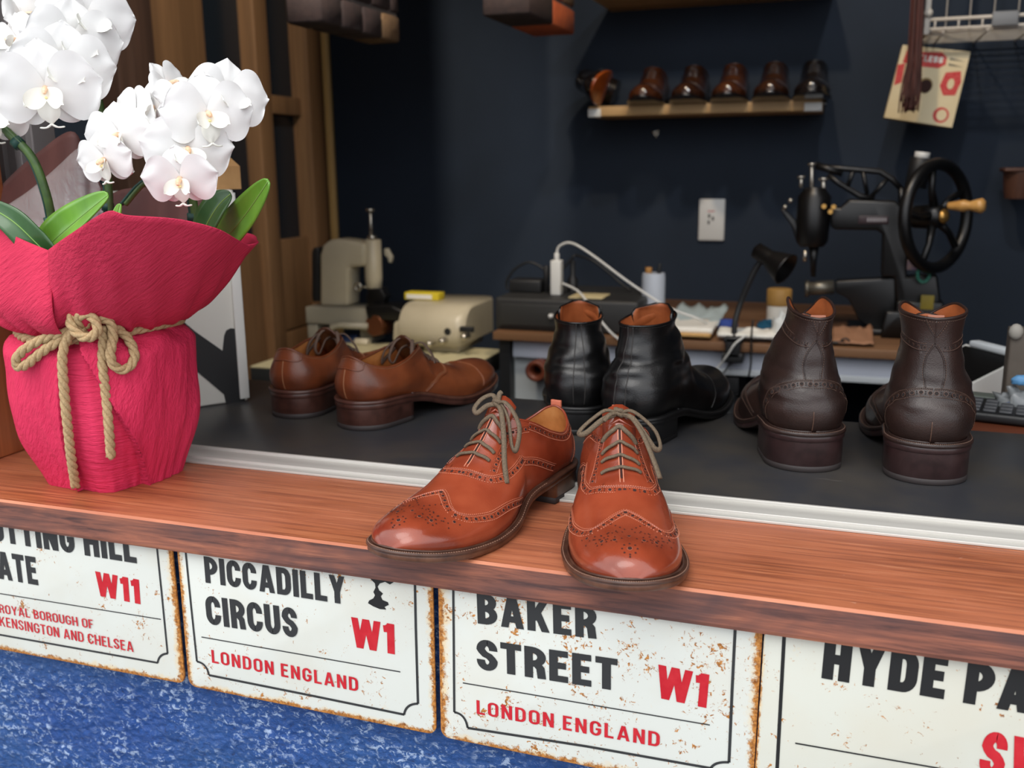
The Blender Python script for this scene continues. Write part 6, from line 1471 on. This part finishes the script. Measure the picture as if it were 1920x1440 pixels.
g.grid(rows, 0, wrap=True); g.add(rows[0], [list(range(n))[::-1]], 1); g.add(rows[-1], [list(range(n))], 0); g.build('motor_hood', [CREAM, GREYE], root)
g = MB(Tm); g.box((A(792, 660, Y=MY-.06).x, MY-.05, T0), (A(858, 660, Y=MY-.06).x, MY+.12, zl+.004), .004); g.build('hood_base', CREAM, root)
for px, py in ((809, 643), (833, 638), (874, 630)):
    g = MB(Tm); c = A(px, py, Y=MY-.075); g.cyl((c.x, MY-.066, c.z), (c.x, MY-.088, c.z), .0085, 14); g.ball((c.x, MY-.089, c.z), .0085, 12); g.build('chrome_knob', STEEL, root)
g = MB(Tm); c = A(839, 622, Y=MY-.0705); M_ = Matrix.Translation((c.x, MY-.0694, c.z)) @ Matrix.Rotation(R(90), 4, 'X'); g.lathe([(.0075, 0), (.009, .0012)], 18, M_); g.build('dark_port', BLACKP, root); g = MB(Tm); g.box((A(865, 615, Y=MY-.07).x, MY-.084, A(865, 621, Y=MY-.07).z), (A(890, 615, Y=MY-.07).x, MY-.0705, A(865, 611, Y=MY-.07).z), .002); g.build('black_catch', BLACKP, root)
zt4 = zt3+.0005; a, b = A(768, 560, Y=MY+.06), A(831, 560, Y=MY+.06)
g = MB(); g.box((a.x, MY+.03, zt4), (b.x, MY+.07, zt4+.018), .001); yb_ = g.build('needle_box', mat('yellow_card', (206, 186, 40), .6)); tag(yb_, 'small yellow box with white label on the skiving machine hood', 'box')
g = MB(); g.box((a.x+.006, MY+.0285, zt4+.003), (b.x-.018, MY+.0299, zt4+.014)); g.build('label', PAPER, yb_)
# --- white box with black emblem, paper bag on top
c = A(466, 751, Z=CT); c2 = A(345, 768, Z=CT); ex = (c-c2).normalized(); ang = math.atan2(ex.y, ex.x); W_ = (c-c2).length+.10
hgt = (A(470, 356, Y=c.y).z)-CT
M_ = Matrix.Translation((c.x, c.y, CT+.0004)) @ Matrix.Rotation(ang, 4, 'Z')
g = MB(M_); g.box((-W_, 0, 0), (0, .09, hgt), .003); wb = g.build('white_box', mat('white_carton', (212, 210, 202), .5)); tag(wb, 'tall white box with black angular emblem standing behind the orchid', 'box')
def onbox(px, py):
    d_ = (A(px, py, Y=2)-Vector(CP)).normalized(); nrm_ = Vector((-ex.y, ex.x, 0)); t_ = (c-Vector(CP)).dot(nrm_)/d_.dot(nrm_); p_ = Vector(CP)+d_*t_; v_ = p_-Vector((c.x, c.y, CT)); return (v_.dot(ex), v_.z)
def bev(px, r=None): return [onbox(*p_) for p_ in px]
pts = bev([(340, 600), (366, 622), (417, 658), (420, 630), (424, 620), (432, 616), (446, 617), (456, 624), (458, 634), (459, 753), (424, 759), (420, 740), (340, 672)])
Mx = M_ @ Matrix(((1, 0, 0, 0), (0, 0, 1, 0), (0, 1, 0, 0), (0, 0, 0, 1)))
g = MB(); g.prism(pts, -.0012, -.0002, Mx); g.build('black_emblem', BLACKP, wb)
s0 = onbox(467, 400)[0]; g = MB(M_); g.box((-.0125, -.004, .004), (.001, .0, hgt-.004), .001); g.build('edge_strip', WHITEP, wb)
bx = onbox(457, 355)[0]; zb3 = CT+.0008+hgt
g = MB(Matrix.Translation((c.x, c.y, zb3)) @ Matrix.Rotation(ang, 4, 'Z')); hb_ = A(430, 277, Y=c.y+.04).z-zb3; bl = onbox(370, 355)[0]; hh_ = hb_*.55
rows = []
for f, zf_, dx in ((1, 0, 0), (1, hh_*.5, 0), (1, hh_, 0), (.7, hb_*.85, .0), (.55, hb_, .0)):
    y0, y1 = .045-.035*(f if zf_ > hh_ else 1), .045+.035*(f if zf_ > hh_ else 1); xr2 = bx-(0 if zf_ <= hh_ else .022*(zf_-hh_)/(hb_-hh_)); rows.append([Vector((bl, y0, zf_)), Vector(((bl+xr2)/2, y0-.003, zf_)), Vector((xr2, y0, zf_)), Vector((xr2, y1, zf_)), Vector(((bl+xr2)/2, y1+.003, zf_)), Vector((bl, y1, zf_))])
g.grid(rows, 0, wrap=True, smooth=False); g.add(rows[0], [[5, 4, 3, 2, 1, 0]], 0, False); g.add(rows[-1], [[0, 1, 2, 3, 4, 5]], 0, False); bag = g.build('paper_bag', KRAFT); tag(bag, 'folded kraft paper bag on top of the white box', 'bag')

def clampz(name, z):
    """let a casting stand on its table instead of sinking into it"""
    for o in [o for o in bpy.data.objects if o.parent and o.parent.name == name and o.type == 'MESH']:
        zz = z-o.parent.matrix_world.translation.z-o.parent.location.z*0
        for v in o.data.vertices:
            if v.co.z+o.parent.location.z < z: v.co.z = z-o.parent.location.z
clampz('patching_machine', DT+.0002); clampz('skiving_machine', T0+.0001)
